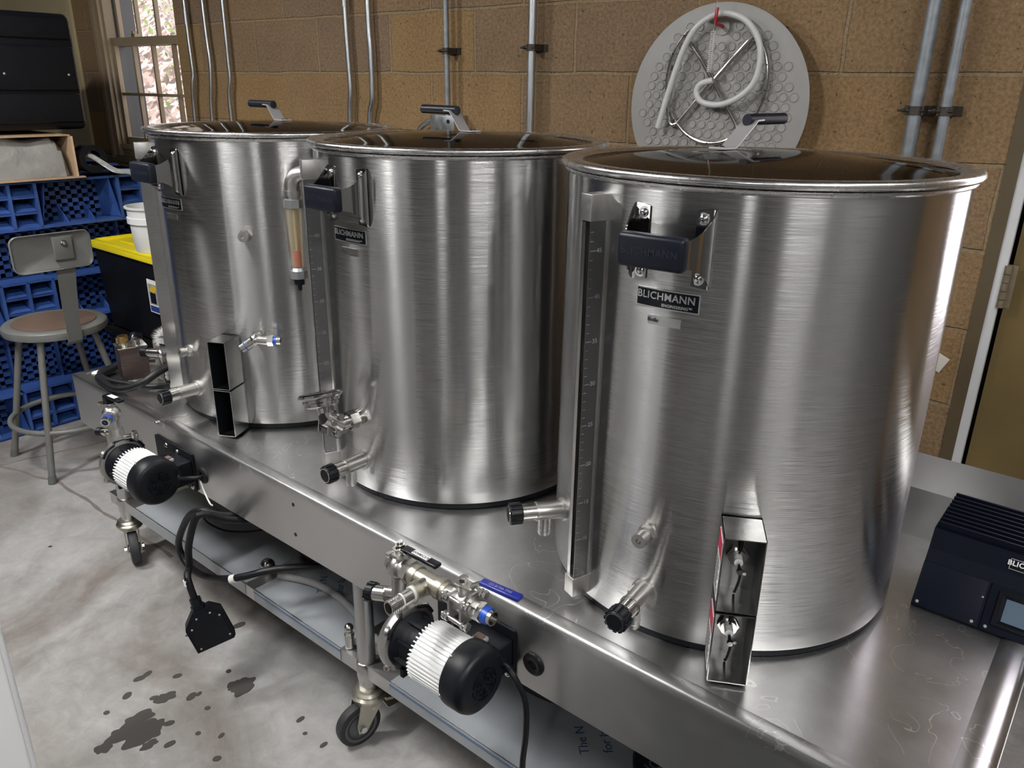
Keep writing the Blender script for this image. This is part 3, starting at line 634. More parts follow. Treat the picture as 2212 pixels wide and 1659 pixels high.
link('open_end',M(Tt).ring((.034,.051,-.002),(0,1,0),.006,.0100,.010,20),'machined_steel',b); link('open_end',M(Tt).ring((.0372,-.023,-.015),(.002,-.014,-.009),.0075,.0115,.012,20),'machined_steel',b)
# kettle 2: tri clamp fitting with cap, sight flow meter
Tc=T2_@Matrix.Rotation(R(-92),4,'Z')@Matrix.Translation((KR,0,.175))@Matrix.Scale(1.3,4)
b=link('clamp_fitting',M(Tc).cyl((-.004,0,0),(.006,0,0),.015,n=24).cyl((.006,0,0),(.022,0,0),.0155,n=6).cyl((.02,0,0),(.035,0,0),.011).cyl((.035,-.002,-.004),(.060,-.008,.016),.0125,n=20),'machined_steel',k2)
# bracket plates
b2=M(Tc)
for s_ in (-1,1):
    b2.prism([(.020,-.014),(.046,-.022),(.062,-.012),(.060,.012),(.044,.026),(.034,.012),(.022,.006)],-.0012,.0012,Matrix(((1,0,0,0),(0,0,1,-.012+s_*.012),(0,1,0,0),(0,0,0,1))))
link('linkage_plate',b2,'mirror_steel',b)
lb=M(Tc)
for px_,pz in ((.030,.0),(.046,-.012),(.038,.014),(.052,.008)): lb.cyl((px_,-.030,pz),(px_,.006,pz),.0035,n=10).cyl((px_,.004,pz),(px_,.008,pz),.0055,n=6)
link('linkage_bolt',lb,'chrome_screw',b)
dsk=V(.060,-.010,.030); dd=V(-.08,-.30,.9).normalized()
link('clamp_disc',M(Tc).lathe([(0,-.006),(.010,-.006),(.012,.002),(.022,.003),(.026,.006),(.026,.011),(.029,.0125),(.029,.017),(.032,.018),(.0345,.021),(.0345,.024),(.032,.026),(.029,.0245),(.012,.025),(0,.0255)],dsk,dd,44),'mirror_steel',b)
Tf=T2_
ex,ey=.902-kx[2][0],.205-kx[2][1]
fm=link('flow_elbow',M(Tf).tube([(ex,ey,.595),(ex,ey,.612),(ex+.004,ey+.002,.628),(ex+.018,ey+.010,.640),(ex+.045,ey+.027,.641),(ex+.09,ey+.056,.641)],.0165,n=20,sm=5).cyl((ex,ey,.582),(ex,ey,.592),.0155).ring((ex,ey,.592),(0,0,1),.010,.0185,.012,20),'cast_steel',k2)
link('flow_union',M(Tf).cyl((ex,ey,.566),(ex,ey,.584),.022,n=8).cyl((ex,ey,.403),(ex,ey,.421),.020,n=8).cyl((ex,ey,.421),(ex,ey,.428),.017,.013,n=20),'galvanised',fm)
link('flow_body',M(Tf).cyl((ex,ey,.424),(ex,ey,.567),.0130,.0175,n=24),'amber_body',fm,label='clear amber sight tube')
link('flow_rod',M(Tf).cyl((ex,ey,.43),(ex,ey,.56),.0026,n=10),'flow_scale',fm)
link('flow_float',M(Tf).cyl((ex,ey,.430),(ex,ey,.468),.0070,n=14),'flow_red',fm,label='red float')
link('flow_tail',M(Tf).cyl((ex,ey,.388),(ex,ey,.404),.012,n=16).cyl((ex,ey,.374),(ex,ey,.390),.005,n=12),'black_plastic',fm)

# lids
def lid(x,y,label,grip_az,dx,dy,hh,ln):
    k=thing('kettle_lid',label,'lid',(x,y,KH),group='shiny domed kettle lids')
    T=Matrix.Translation((x,y,0)); z=KH+.0025; rr=KR+.012
    pr=[(0,z+.0245),(.06,z+.0235),(.12,z+.0205),(.18,z+.0155),(.23,z+.0095),(.262,z+.0045),(.275,z+.0035),(.283,z+.006),(.292,z+.0105),(rr-.005,z+.0112),(rr-.001,z+.009),(rr,z+.004),(rr-.003,z-.0005),(rr-.005,z-.0005),(rr-.005,z+.004),(rr-.007,z+.0075),(.284,z+.0025),(.27,z),(.1,z+.016),(0,z+.021)]
    link('lid_pan',M(T).lathe(pr[:8]+pr[16:],(0,0,0),(0,0,1),160),'lid_steel',k,ang=60)
    link('lid_edge',M(T).lathe(pr[7:17],(0,0,0),(0,0,1),160),'rim_steel',k,ang=60)
    a=R(grip_az); g=V(math.cos(a),math.sin(a),0); s_=V(-g.y,g.x,0); w=.0155
    T4=Matrix.Translation((x+dx,y+dy,z+.0245))@Matrix(((g.x,s_.x,0,0),(g.y,s_.y,0,0),(0,0,1,0),(0,0,0,1)))
    pf=[(-.03,.0015),(.0,.0015),(.005,.004),(ln-.002,hh-.006),(ln+.003,hh-.001),(ln+.02,hh)]
    m_=M(T4); t=.0022
    vs=[]
    for i,(u,v) in enumerate(pf):
        p0=pf[max(0,i-1)];p1=pf[min(len(pf)-1,i+1)]; d=V(p1[0]-p0[0],0,p1[1]-p0[1]).normalized(); nn=V(-d.z,0,d.x)*t/2
        for sx in(1,-1):
            for yy in (-w,w): vs.append((u+nn.x*sx,yy,v+nn.z*sx))
    fs=[]
    for i in range(len(pf)-1):
        a_=i*4;b_=a_+4; fs+=[(a_,a_+1,b_+1,b_),(a_+2,b_+2,b_+3,a_+3),(a_,b_,b_+2,a_+2),(a_+1,a_+3,b_+3,b_+1)]
    fs+=[(0,2,3,1),(len(vs)-4,len(vs)-3,len(vs)-1,len(vs)-2)]
    m_.add(vs,fs); br_=link('handle_strap',m_,'strap_steel',k,ang=30)
    sc_=M(T4)
    for u,v in ((-.022,-.005),(-.022,.006)): sc_.sph((u,v,.003),.0045,sq=(1,1,.6))
    link('strap_bolt',sc_,'chrome_screw',br_)
    link('lid_grip',M(T4).tube([(ln-.004,0,hh),(ln,0,hh+.0005),(ln+.088,0,hh+.001),(ln+.093,0,hh+.001)],[.006,.0088,.0092,.0092,.0092,.0092,.0092,.0092,.0092,.0092,.0092,.009,.006],n=16,sm=4),'grip_rubber',k)
lid(kx[3][0],kx[3][1],'shiny lid nearest the camera, reflecting the hanging grey disc',78,-.060,.005,.044,.050)
lid(kx[2][0],kx[2][1],'shiny lid on the middle kettle, grip in front of the junction box',180,.008,.010,.041,.030)
lid(kx[1][0],kx[1][1],'shiny lid on the farthest kettle, reflecting the window',180,.012,.012,.038,.030)

# ------------------------------------------------------------------ pumps
def pump(label,dx,parts2):
    k=thing('transfer_pump',label,'pump',(1.62+dx,-.10,-.09),group='finned transfer pumps bolted on the apron')
    T=Matrix.Translation((dx,0,0)); y,z=-.102,-.088; X=(1,0,0)
    link('mounting_plate',M(T).box(1.550,1.738,-.005,-.0005,-.156,-.050,bev=.002),'black_matte',k)
    mm=M(T)
    for px_,pz in ((1.612,-.062),(1.668,-.064),(1.725,-.146)): mm.sph((px_,-.006,pz),.0068,sq=(1,.7,1))
    link('plate_bolt',mm,'chrome_screw',k)
    sb=link('switch_box',M(T).box(1.640,1.735,-.072,-.005,-.130,-.068,bev=.004),'black_matte',k)
    sw=link('power_switch',M(T).box(1.680,1.706,-.056,-.034,-.069,-.060,bev=.003),'stone_grey',sb)
    link('switch_button',M(T).box(1.685,1.701,-.052,-.038,-.061,-.0565,bev=.001),'hardboard',sw,label='faded red rocker')
    link('cord_gland',M(T).cyl((1.735,-.05,-.085),(1.750,-.05,-.085),.009,n=14),'black_plastic',sb)
    fn=M(T).cyl((1.628,y,z),(1.712,y,z),.0485,n=48)
    for i in range(44):
        a=2*PI*i/44; fn.box(1.626,1.710,-.0011,.0011,.047,.0545,Matrix.Translation((0,y,z))@Matrix.Rotation(a,4,'X'))
    link('motor_fins',fn,'white_fin',k,smooth=False,label='white ribbed motor body')
    fc=link('fan_cover',M(T).lathe([(.0555,0),(.0585,.003),(.0595,.010),(.0590,.036),(.056,.044),(.049,.049),(.030,.0505),(0,.0505)],(1.704,y,z),X,48),'black_plastic',k)
    gr=M(T)
    for rr in (.010,.018,.027):
        for q in range(6 if rr>.012 else 3):
            a0=2*PI*q/6; gr.lathe([(rr,0),(rr+.0018,0),(rr+.0018,.0014),(rr,.0014),(rr,0)],(1.7545,y,z),X,6,a0=a0,a1=a0+.8)
    for q in range(6): gr.box(1.7545,1.756,-.0012,.0012,.008,.029,Matrix.Translation((0,y,z))@Matrix.Rotation(2*PI*q/6+.95,4,'X'))
    link('vent_grille',gr,'black_gloss',fc,smooth=False)
    link('cover_screw',M(T).sph((1.709,y-.030,z+.0505),.0035),'chrome_screw',fc); link('cover_screw',M(T).sph((1.709,y-.057,z-.01),.0035),'chrome_screw',fc)
    ad=M(T).lathe([(.0,0),(.051,0),(.052,.004),(.047,.010),(.042,.016),(.042,.040),(.045,.052),(0,.052)],(1.578,y,z),X,44)
    for q in range(8): ad.box(1.580,1.626,-.0025,.0025,.040,.0480,Matrix.Translation((0,y,z))@Matrix.Rotation(2*PI*q/8+.2,4,'X'))
    for s_ in (-1,1): ad.tube([(1.580,y+.02*s_,z+.056),(1.582,y+.040*s_,z+.048),(1.582,y+.052*s_,z+.030)],.0032,n=8)
    link('motor_adapter',ad,'black_matte',k)
    link('pump_foot',M(T).box(1.582,1.590,y-.03,y-.020,z-.062,z-.045).box(1.588,1.604,y-.006,y+.004,z-.064,z-.045).box(1.602,1.612,y+.016,y+.026,z-.060,z-.042),'black_matte',k)
    hd=M(T).lathe([(0,-.003),(.020,-.003),(.034,.001),(.046,.006),(.054,.012),(.0585,.020),(.0605,.026),(.0605,.036),(.052,.038),(0,.038)],(1.541,y,z),X,56)
    hd.cyl((1.556,y,z+.045),(1.556,y,z+.072),.0135,n=20)
    for a in (40,140,215,325): hd.sph((1.572,y+.059*math.cos(R(a)),z+.059*math.sin(R(a))),.009,sq=(.7,1,1))
    hd.cyl((1.508,y,z-.034),(1.548,y,z-.024),.012,n=20) if parts2 else None
    ph=link('pump_head',hd,'cast_steel',k)
    link('clamp_screw',M(T).cyl((1.575,y-.02,z+.056),(1.575,y-.02,z+.066),.0055,n=8),'chrome_screw',ph)
    if parts2: link('inlet_tape',M(T).ring((1.516,y,z-.032),(.045,0,.01),.008,.0155,.012,20),'blue_tape',ph,label='blue thread tape')
    return k,T,y,z
k,T,y,z=pump('nearer finned pump with tee, two ball valves and blue lever',0,True)
T=Matrix.Translation((1.556,0,z+.07))@Matrix.Diagonal((.79,1,.97,1))@Matrix.Translation((-1.516,0,-z-.07))
# piping of the near pump: riser, ball valve A, tee, nipple, 3-piece valve
rz=z+.146
rs=link('riser_pipe',M(T).cyl((1.516,y,z+.065),(1.520,y,rz-.02),.0165,n=24).cyl((1.516,y,z+.066),(1.516,y,z+.078),.0195,n=8),'cast_steel',k)
bv=M(T).sph((1.522,y,rz),.024,n=20).cyl((1.505,y,rz+.003),(1.496,y,rz+.003),.0185,n=8).cyl((1.522,y,rz),(1.552,y,rz-.002),.0185,n=24).cyl((1.545,y,rz-.002),(1.560,y,rz-.002),.0225,n=6).cyl((1.522,y,rz+.02),(1.522,y,rz+.036),.011,n=16)
bv.box(1.507,1.540,y-.014,y+.014,rz+.022,rz+.027).box(1.502,1.512,y-.018,y-.008,rz+.022,rz+.028).box(1.535,1.545,y-.018,y-.008,rz+.022,rz+.028)
v=link('ball_valve',bv,'cast_steel',k)
link('valve_stem',M(T).cyl((1.524,y,rz+.034),(1.524,y,rz+.050),.006,n=12).cyl((1.524,y,rz+.038),(1.524,y,rz+.044),.010,n=6).box(1.512,1.552,y-.009,y+.009,rz+.0355,rz+.0385),'machined_steel',v)
lv=M(T).box(1.545,1.640,y-.0085,y+.0085,rz+.036,rz+.044,bev=.003).box(1.535,1.56,y-.0085,y+.0085,rz+.036,rz+.043,bev=.002)
l_=link('valve_lever',lv,'black_gloss',v,label='black valve lever')
link('lever_label',M(T).box(1.566,1.612,y-.0055,y+.0055,rz+.044,rz+.0446),'white_label',l_,smooth=False)
link('lever_lettering',text(M(T),'BLICHMANN',.0085,TR(1.589,y,rz+.0448,R(180)),ext=.0001,bold=.0002),'label_ink',l_,smooth=False)
bl=link('bleed_valve',M(T).cyl((1.512,y-.004,z+.088),(1.488,y-.012,z+.086),.0095,n=18).cyl((1.490,y-.011,z+.080),(1.464,y-.020,z+.078),.0145,n=24),'machined_steel',k)
kn=M(T@Matrix.Translation((1.464,y-.020,z+.078))@Euler((0,0,R(198))).to_matrix().to_4x4()).cyl((0,0,0),(.020,0,0),.0165,n=28,bev=.002)
for q in range(12): kn.box(.002,.018,-.0025,.0025,.016,.0185,Matrix.Rotation(2*PI*q/12,4,'X'))
link('bleed_knob',kn,'black_plastic',bl)
te=link('tee_pipe',M(T).cyl((1.558,y,rz-.002),(1.665,y,rz-.003),.0165,n=24).cyl((1.566,y,rz-.002),(1.580,y,rz-.003),.0195,n=24).cyl((1.640,y,rz-.002),(1.656,y,rz-.002),.0195,n=24).cyl((1.610,y,rz-.005),(1.610,y-.030,rz-.005),.0165,n=24).cyl((1.610,y-.026,rz-.005),(1.610,y-.038,rz-.005),.0195,n=24).prism([(1.58,y),(1.64,y),(1.622,y-.025),(1.598,y-.025)],rz-.014,rz+.004),'zinc',k)
for o_,d_,r_,h_ in (((1.610,y-.038,rz-.005),(0,-1,0),.0150,.004),((1.657,y,rz-.003),(1,0,0),.0155,.006),((1.610,y-.062,rz-.005),(0,-1,0),.0138,.003),((1.752,y,rz-.005),(1,0,0),.0160,.004)): link('thread_tape',M(T).ring(o_,d_,.008,r_,h_,24),'white_plastic',te,label='white thread tape')
nip=M(T).ring((1.610,y-.042,rz-.005),(0,-1,0),.0105,.0135,.048,24)
for q in range(5): nip.ring((1.610,y-.068-.0045*q,rz-.005),(0,-1,0),.012,.0145,.0024,24)
link('open_nipple',nip,'machined_steel',te)
a0=V(1.663,y,rz-.004); ax=V(1,0,-.01).normalized()
v3=M(T).cyl(a0,a0+ax*.022,.0145,n=24).cyl(a0+ax*.020,a0+ax*.034,.0185,n=8).cyl(a0+ax*.034,a0+ax*.064,.0180,n=20).cyl(a0+ax*.064,a0+ax*.078,.0185,n=8).cyl(a0+ax*.078,a0+ax*.094,.0165,n=8)
v3.box(a0.x+.030,a0.x+.036,y-.024,y+.024,a0.z-.026,a0.z+.020).box(a0.x+.062,a0.x+.068,y-.024,y+.024,a0.z-.028,a0.z+.018).cyl((a0.x+.048,y,a0.z+.012),(a0.x+.048,y,a0.z+.034),.0105,n=16)
vv=link('three_piece_valve',v3,'cast_steel',k)
for yy,zz in ((-.022,-.022),(-.020,.016),(.022,-.022),(.022,.016)):
    bb=M(T)
    bb.cyl((a0.x+.014,y+yy,a0.z+zz),(a0.x+.084,y+yy,a0.z+zz-.004),.0042,n=12)
    for u in (.018,.026,.070,.080): bb.cyl((a0.x+u,y+yy,a0.z+zz-.001),(a0.x+u+.006,y+yy,a0.z+zz-.0015),.0080,n=6)
    link('valve_bolt',bb,'machined_steel',vv)
link('valve_stem',M(T).cyl((a0.x+.048,y,a0.z+.030),(a0.x+.048,y,a0.z+.050),.0055,n=12).cyl((a0.x+.048,y,a0.z+.042),(a0.x+.048,y,a0.z+.049),.0095,n=6).box(a0.x+.032,a0.x+.078,y-.010,y+.010,a0.z+.036,a0.z+.0385),'machined_steel',vv)
lh=M(T).tube([(a0.x+.070,y,a0.z+.038),(a0.x+.082,y+.003,a0.z+.046),(a0.x+.100,y+.006,a0.z+.052)],.005,n=8)
link('lever_arm',lh,'machined_steel',vv)
l2=link('blue_lever',M(T@Matrix.Translation((a0.x+.090,y+.005,a0.z+.052))@Matrix.Rotation(R(4),4,'Z')).box(0,.095,-.008,.008,-.004,.005,bev=.0035),'blue_handle',vv,label='blue valve lever')
link('lever_lettering',text(M(T@Matrix.Translation((a0.x+.137,y+.008,a0.z+.0572))@Matrix.Rotation(R(184),4,'Z')),'BALL VALVE CO',.0075,None,ext=.0001),'nickel_letter',vv,smooth=False)
e0=a0+ax*.094
link('outlet_nipple',M(T).ring(e0,ax,.0105,.0150,.010,24).cyl(e0+ax*.000,e0+ax*.009,.0175,n=6).ring(e0+ax*.010,ax,.0105,.0132,.024,24),'machined_steel',vv)
link('outlet_tape',M(T).ring(e0+ax*.011,ax,.012,.0146,.014,24),'blue_tape',vv,label='blue thread tape')
link('riser_bracket',M(T).box(1.585,1.593,-.03,-.024,-.1,.0).sph((1.60,-.05,.005),.014),'cast_steel',k)
cd=M().tube([(1.748,-.05,-.085),(1.768,-.055,-.082),(1.785,-.055,-.098),(1.800,-.05,-.136),(1.803,-.05,-.20),(1.797,-.05,-.28),(1.80,-.04,-.36),(1.83,.02,-.42)],.0055,n=10)
link('power_cord',cd,'black_rubber',k)
# far pump
k,T,y,z=pump('farther finned pump with short stack and stubby black lever',-1.057,False)
X0=1.556
link('riser_pipe',M(T).cyl((X0+.006,y,z+.060),(X0-.002,y,z+.088),.018,n=24).cyl((X0+.005,y,z+.062),(X0+.003,y,z+.070),.021,n=8).cyl((X0-.004,y,z+.086),(X0-.008,y,z+.130),.0165,n=24),'cast_steel',k)
v=link('ball_valve',M(T).sph((X0-.008,y,z+.128),.0225,n=20).cyl((X0-.010,y,z+.135),(X0-.012,y,z+.155),.013,n=16).cyl((X0-.008,y,z+.128),(X0+.010,y-.018,z+.124),.0165,n=8).cyl((X0-.008,y,z+.128),(X0-.024,y+.01,z+.13),.0165,n=20),'cast_steel',k)
link('blue_tape_ring',M(T).ring((X0+.010,y-.018,z+.124),(.018,-.018,-.003),.006,.0125,.006,20),'blue_tape',v,label='blue thread tape')
link('open_nipple',M(T).ring((X0+.014,y-.022,z+.1235),(.018,-.018,-.003),.0075,.0115,.014,20),'machined_steel',v)
link('stem_plate',M(T).box(X0-.034,X0+.004,y-.013,y+.010,z+.152,z+.155).box(X0-.038,X0-.028,y-.018,y-.006,z+.150,z+.156),'machined_steel',v)
l_=link('valve_lever',M(T@Matrix.Translation((X0-.012,y,z+.155))@Matrix.Rotation(R(5),4,'Z')).box(-.010,.010,-.010,.010,0,.022,bev=.002).box(-.010,.062,-.009,.009,.016,.024,bev=.003),'black_gloss',v,label='black valve lever')
link('lever_label',M(T@Matrix.Translation((X0-.012,y,z+.155))@Matrix.Rotation(R(5),4,'Z')).box(.008,.040,-.006,.006,.024,.0247,bev=0),'white_label',l_,smooth=False)
bl=link('bleed_valve',M(T).cyl((X0,y-.006,z+.082),(X0-.018,y-.016,z+.080),.008,n=16).cyl((X0-.016,y-.016,z+.080),(X0-.028,y-.022,z+.079),.0095,n=16),'machined_steel',k)
link('bleed_knob',M(T).cyl((X0-.028,y-.022,z+.079),(X0-.040,y-.028,z+.078),.0115,n=10),'black_plastic',bl)
link('side_fitting',M(T).cyl((X0+.012,y+.01,z+.062),(X0+.036,y+.03,z+.070),.008,n=14).ring((X0+.034,y+.028,z+.069),(.02,.02,.005),.006,.015,.005,20),'machined_steel',k)
link('power_cord',M().tube([(.690,-.05,-.085),(.697,-.052,-.092),(.700,-.03,-.100),(.715,-.01,-.100),(.715,.02,-.100)],.0048,n=10),'black_rubber',k)

# ------------------------------------------------------------------ heavy cable with plug hanging from the apron
tag(link('cable_tie',M().tube([(.722,-.012,-.108),(.735,-.012,-.135),(.770,-.02,-.150),(.80,-.03,-.140)],.002,n=6),'white_plastic'),'thin white tie wire dropping from the left grommet','cable tie')
cb=thing('power_cable','heavy looped black cable ending in a hanging black connector box','power cable',(.76,-.09,-.35))
gl=PT_=V(.864,-.11,-.423)+V(.437,.9,0)*-.0262+V(-.219,.106,.97)*.076+V(.873,-.424,.243)*-.018
link('cable_loop',M().tube([(.86,.12,-.20),(.84,.03,-.178),(.825,-.03,-.158),(.80,-.055,-.145),(.745,-.065,-.176),(.675,-.065,-.266),(.657,-.06,-.317),(.697,-.06,-.348),(.788,-.06,-.338),(.895,-.045,-.300),(.97,.02,-.275),(1.05,.12,-.28)],.0088,n=12),'black_rubber',cb)
link('cable_drop',M().tube([(.88,.12,-.20),(.865,.03,-.182),(.85,-.03,-.160),(.835,-.085,-.130),(.795,-.1,-.22),(.780,-.1,-.290),(gl.x-.012,gl.y-.004,gl.z+.055),(gl.x,gl.y,gl.z-.004)],.0088,n=12),'black_rubber',cb)
link('cable_band',M().cyl((gl.x-.0135,gl.y-.004,gl.z+.050),(gl.x-.0105,gl.y-.004,gl.z+.036),.0108,n=16),'white_label',cb,label='white printed cable band')
link('cable_band',M().cyl((.882,-.051,-.3065),(.895,-.0445,-.3005),.0108,n=16),'white_label',cb,label='white printed cable band')
plug=[(-.0558,.0104),(-.0379,.0425),(.004,.0542),(.0311,.0399),(.0545,-.0319),(.0501,-.0404),(-.0366,-.0585),(-.0569,.0024)]
px_,py_,pn_=V(.437,.9,0),V(-.219,.106,.97),V(.873,-.424,.243)
PT=Matrix(((px_.x,py_.x,pn_.x,.864),(px_.y,py_.y,pn_.y,-.11),(px_.z,py_.z,pn_.z,-.423),(0,0,0,1)))
pb=link('connector_box',M(PT).prism(plug,-.038,.0),'black_matte',cb,smooth=False)
link('connector_cover',M(PT).prism([(a*.86,b_*.86-.003) for a,b_ in plug],0,.003),'black_plastic',pb,smooth=False)
for a,b_ in plug[:4]+plug[4:5]+plug[6:7]: link('cover_screw',M(PT).sph((a*.76,b_*.76-.003,.003),.0028,n=8),'stone_grey',pb)
link('cable_gland',M(PT).cyl((-.0200,.044,-.018),(-.0225,.058,-.018),.017,n=8).cyl((-.0225,.056,-.018),(-.0262,.076,-.018),.0135,n=12),'black_plastic',cb)

# ------------------------------------------------------------------ table left: plate chiller, black cable, brush
pc=thing('plate_chiller','small copper coloured brazed plate chiller beside the coiled cable','plate chiller',(.20,.13,0))
Tp=Matrix.Translation((.185,.105,0))@Matrix.Rotation(R(-14),4,'Z')
mm=M(Tp)
for i in range(20): mm.box(-.034,.034,-.0375,.0375,.012+i*.0047,.012+i*.0047+.0034,bev=0)
mm.box(-.032,.032,-.0355,.0355,.010,.108)
link('plate_stack',mm,'copperish',pc,smooth=False)
link('end_plate',M(Tp).box(-.036,.036,-.040,.040,.106,.110,bev=.001),'machined_steel',pc); link('end_plate',M(Tp).box(-.036,.036,-.040,.040,.005,.011,bev=.001),'machined_steel',pc)
link('brass_port',M(Tp).ring((-.004,-.016,.115),(0,0,1),.010,.0140,.022,24).ring((-.004,-.016,.130),(0,0,1),.010,.0150,.002,24).ring((-.004,-.016,.120),(0,0,1),.010,.0150,.002,24),'brass',pc)
link('steel_port',M(Tp).ring((-.022,-.024,.110),(0,0,1),.005,.0085,.018,20).cyl((-.004,-.016,.108),(-.004,-.016,.116),.0155,n=20).ring((.016,.015,.110),(0,0,1),.006,.0095,.016,20),'machined_steel',pc)
cc=thing('black_cable','thick black cable coiled on the left end of the stand','cable',(.15,.1,0))
link('cable_coil',M().tube([(.055,.165,.055),(.075,.140,.035),(.085,.085,.014),(.115,.030,.011),(.18,-.0+.018,.011),(.250,.012,.013),(.300,.030,.022),(.335,.060,.040),(.345,.10,.062),(.335,.15,.07)],.0105,n=12).tube([(.058,.100,.011),(.080,.050,.010),(.15,.035,.0105),(.24,.060,.0105),(.30,.085,.011),(.345,.15,.011),(.33,.22,.011),(.22,.25,.011),(.10,.22,.011),(.058,.16,.011),(.055,.11,.011)],.0085,n=12),'black_rubber',cc)
link('cable_connector',M().cyl((.060,.165,.050),(.045,.185,.078),.019,n=14,bev=.003).cyl((.045,.185,.074),(.038,.195,.092),.022,.019,n=16,bev=.003),'black_gloss',cc)
br_=thing('bottle_brush','white bristle brush standing behind the copper coloured chiller','brush',(.27,.17,0))
mm=M()
rnd=random.Random(3)
for i in range(1300):
    d=V(rnd.gauss(0,1),rnd.gauss(0,1),rnd.gauss(0,1)).normalized(); o_=V(.275,.165,.135); e_=o_+d*rnd.uniform(.028,.038); s_=fr(d)[0]*.0009
    mm.add([o_-s_,o_+s_,e_],[(0,1,2)])
link('bristles',mm,'bristle',br_,smooth=False)
link('brush_handle',M().tube([(.275,.165,.135),(.30,.19,.06),(.33,.21,.006)],.004,n=8),'machined_steel',br_)
sv=thing('small_valve','small steel valve with black knurled cap leaning on the chiller','valve',(.27,.13,.08))
link('valve_body',M().cyl((.262,.118,.098),(.300,.135,.100),.0125,n=20).sph((.305,.137,.100),.014).cyl((.305,.137,.1),(.312,.142,.035),.010,n=16).cyl((.312,.142,.035),(.314,.143,.001),.013,n=16),'machined_steel',sv)
link('valve_cap',M().cyl((.246,.111,.097),(.263,.1185,.098),.0145,n=12),'black_plastic',sv)
link('wing_tab',M().box(-.011,.011,-.001,.001,-.012,.014,T=TR(.322,.135,.118,.3),bev=.0008),'mirror_steel',sv)
bk=thing('steel_bracket','bent sheet steel bracket lying behind the chiller','bracket',(.22,.22,0))
link('bracket_sheet',M(TR(.215,.235,0,R(62))).sheet([(-.07,0,.001,.105),(-.03,.004,.001,.115),(-.025,.012,.001,.118),(.02,.016,.001,.125),(.05,.010,.001,.132),(.055,-.01,.001,.132)],0,.002).box(-.05,-.036,-.004,.008,.104,.122).box(.02,.032,.006,.020,.124,.140),'bracket_steel',bk,smooth=False)

# ------------------------------------------------------------------ controller at the right end
pcx=thing('power_controller','black power controller with touch screen on the right end','controller',(2.42,.55,0))
x0,x1=2.252,2.53
prf=[(.450,.0),(.448,.004),(.505,.088),(.52,.120),(.62,.120),(.65,.09),(.65,.0)]
n_=len(prf); mm=M().add([(x,yy,zz) for x in (x0,x1) for yy,zz in prf],[(i,(i+1)%n_,n_+(i+1)%n_,n_+i) for i in range(n_)]+[tuple(range(n_))[::-1],tuple(range(n_,2*n_))])
link('controller_body',mm,'controller_black',pcx,smooth=False)
mm=M()
for i in range(9):
    yy=.525+i*.0125; mm.box(x0+.003+i*.0005,x1,yy,yy+.0045,.110,.132+i*.0018)
link('heat_sink_fins',mm,'controller_black',pcx,smooth=False)
# sloping face frame: local x along X, y up the slope, z outward
sl=V(0,.505-.448,.088-.004); sn=sl.normalized(); ou=V(0,-sn.z,sn.y)
TF=Matrix(((1,0,0,x0),(0,sn.y,ou.y,.448),(0,sn.z,ou.z,.004),(0,0,0,1)))
fp=link('front_panel',M(TF).box(0,.100,0,.078,0,.003,bev=.0008).box(.104,x1-x0,0,.078,0,.003,bev=.0008),'controller_black',pcx)
bz=M(TF); a0_,a1_,b0_,b1_=.118,.24,.012,.070; i0,i1,j0,j1=.130,.228,.022,.060
V8=[(a0_,b0_,.003),(a1_,b0_,.003),(a1_,b1_,.003),(a0_,b1_,.003),(a0_,b0_,.007),(a1_,b0_,.007),(a1_,b1_,.007),(a0_,b1_,.007),(i0-.006,j0-.005,.007),(i1+.006,j0-.005,.007),(i1+.006,j1+.005,.007),(i0-.006,j1+.005,.007),(i0,j0,.0035),(i1,j0,.0035),(i1,j1,.0035),(i0,j1,.0035)]
FF=[]
for i in range(4):
    j=(i+1)%4; FF+=[(i,j,4+j,4+i),(4+i,4+j,8+j,8+i),(8+i,8+j,12+j,12+i)]
link('screen_bezel',bz.add(V8,FF),'black_gloss',fp,smooth=False)
link('touch_screen',M(TF).box(i0,i1,j0,j1,.003,.0036),'screen',fp,smooth=False,label='grey blue switched off screen')
link('panel_screw',M(TF).sph((.008,.006,.003),.003,n=8).sph((.092,.006,.003),.003,n=8).sph((.112,.006,.003),.003,n=8).sph((.097,.05,.003),.002,n=8),'stone_grey',fp)
TB=Matrix(((1,0,0,x0+.150),(0,.42,-.907,.5110),(0,.907,.42,.1035),(0,0,0,1)))
lgm=link('logo_plate',M(TB).box(-.031,.031,-.009,.009,-.004,.0012),'nickel_letter',pcx,smooth=False)
link('logo_face',M(TB).box(-.030,.030,-.008,.008,.0010,.0016),'black_gloss',lgm,smooth=False)
link('logo_lettering',text(text(M(TB),'BLICHMANN',.0115,TR(0,.0015,.0018),bold=.0003,ext=.0002),'ENGINEERING',.004,TR(.01,-.0055,.0018),ext=.0002),'white_letter',lgm,smooth=False)

# ------------------------------------------------------------------ things on the under shelf
tag(link('steel_ball',M().sph((.80,.10,SZ+.0215),.020,n=28).cyl((.80,.10,SZ+.0012),(.80,.10,SZ+.006),.012,n=20),'mirror_steel'),'shiny steel ball fitting standing on the undershelf','steel ball')
tag(link('steel_cylinder',M().cyl((1.203,.048,SZ+.0012),(1.203,.048,SZ+.040),.0115,n=24,bev=.001).cyl((1.203,.048,SZ+.040),(1.203,.048,SZ+.046),.0095,n=20).sph((1.203,.048,SZ+.054),.0115,n=18),'machined_steel'),'small upright steel cylinder on the shelf beside the centre leg','cylinder')
bn=thing('black_bin','wide rounded black bin filling the back of the undershelf','bin',(.85,.38,SZ))
link('bin_body',M().lathe([(0,0.002),(.17,.002),(.195,.015),(.21,.17),(.225,.185),(.225,.195),(.2,.195),(.2,.18),(0,.17)],(.86,.385,SZ),(0,0,1),48),'bin_black',bn)
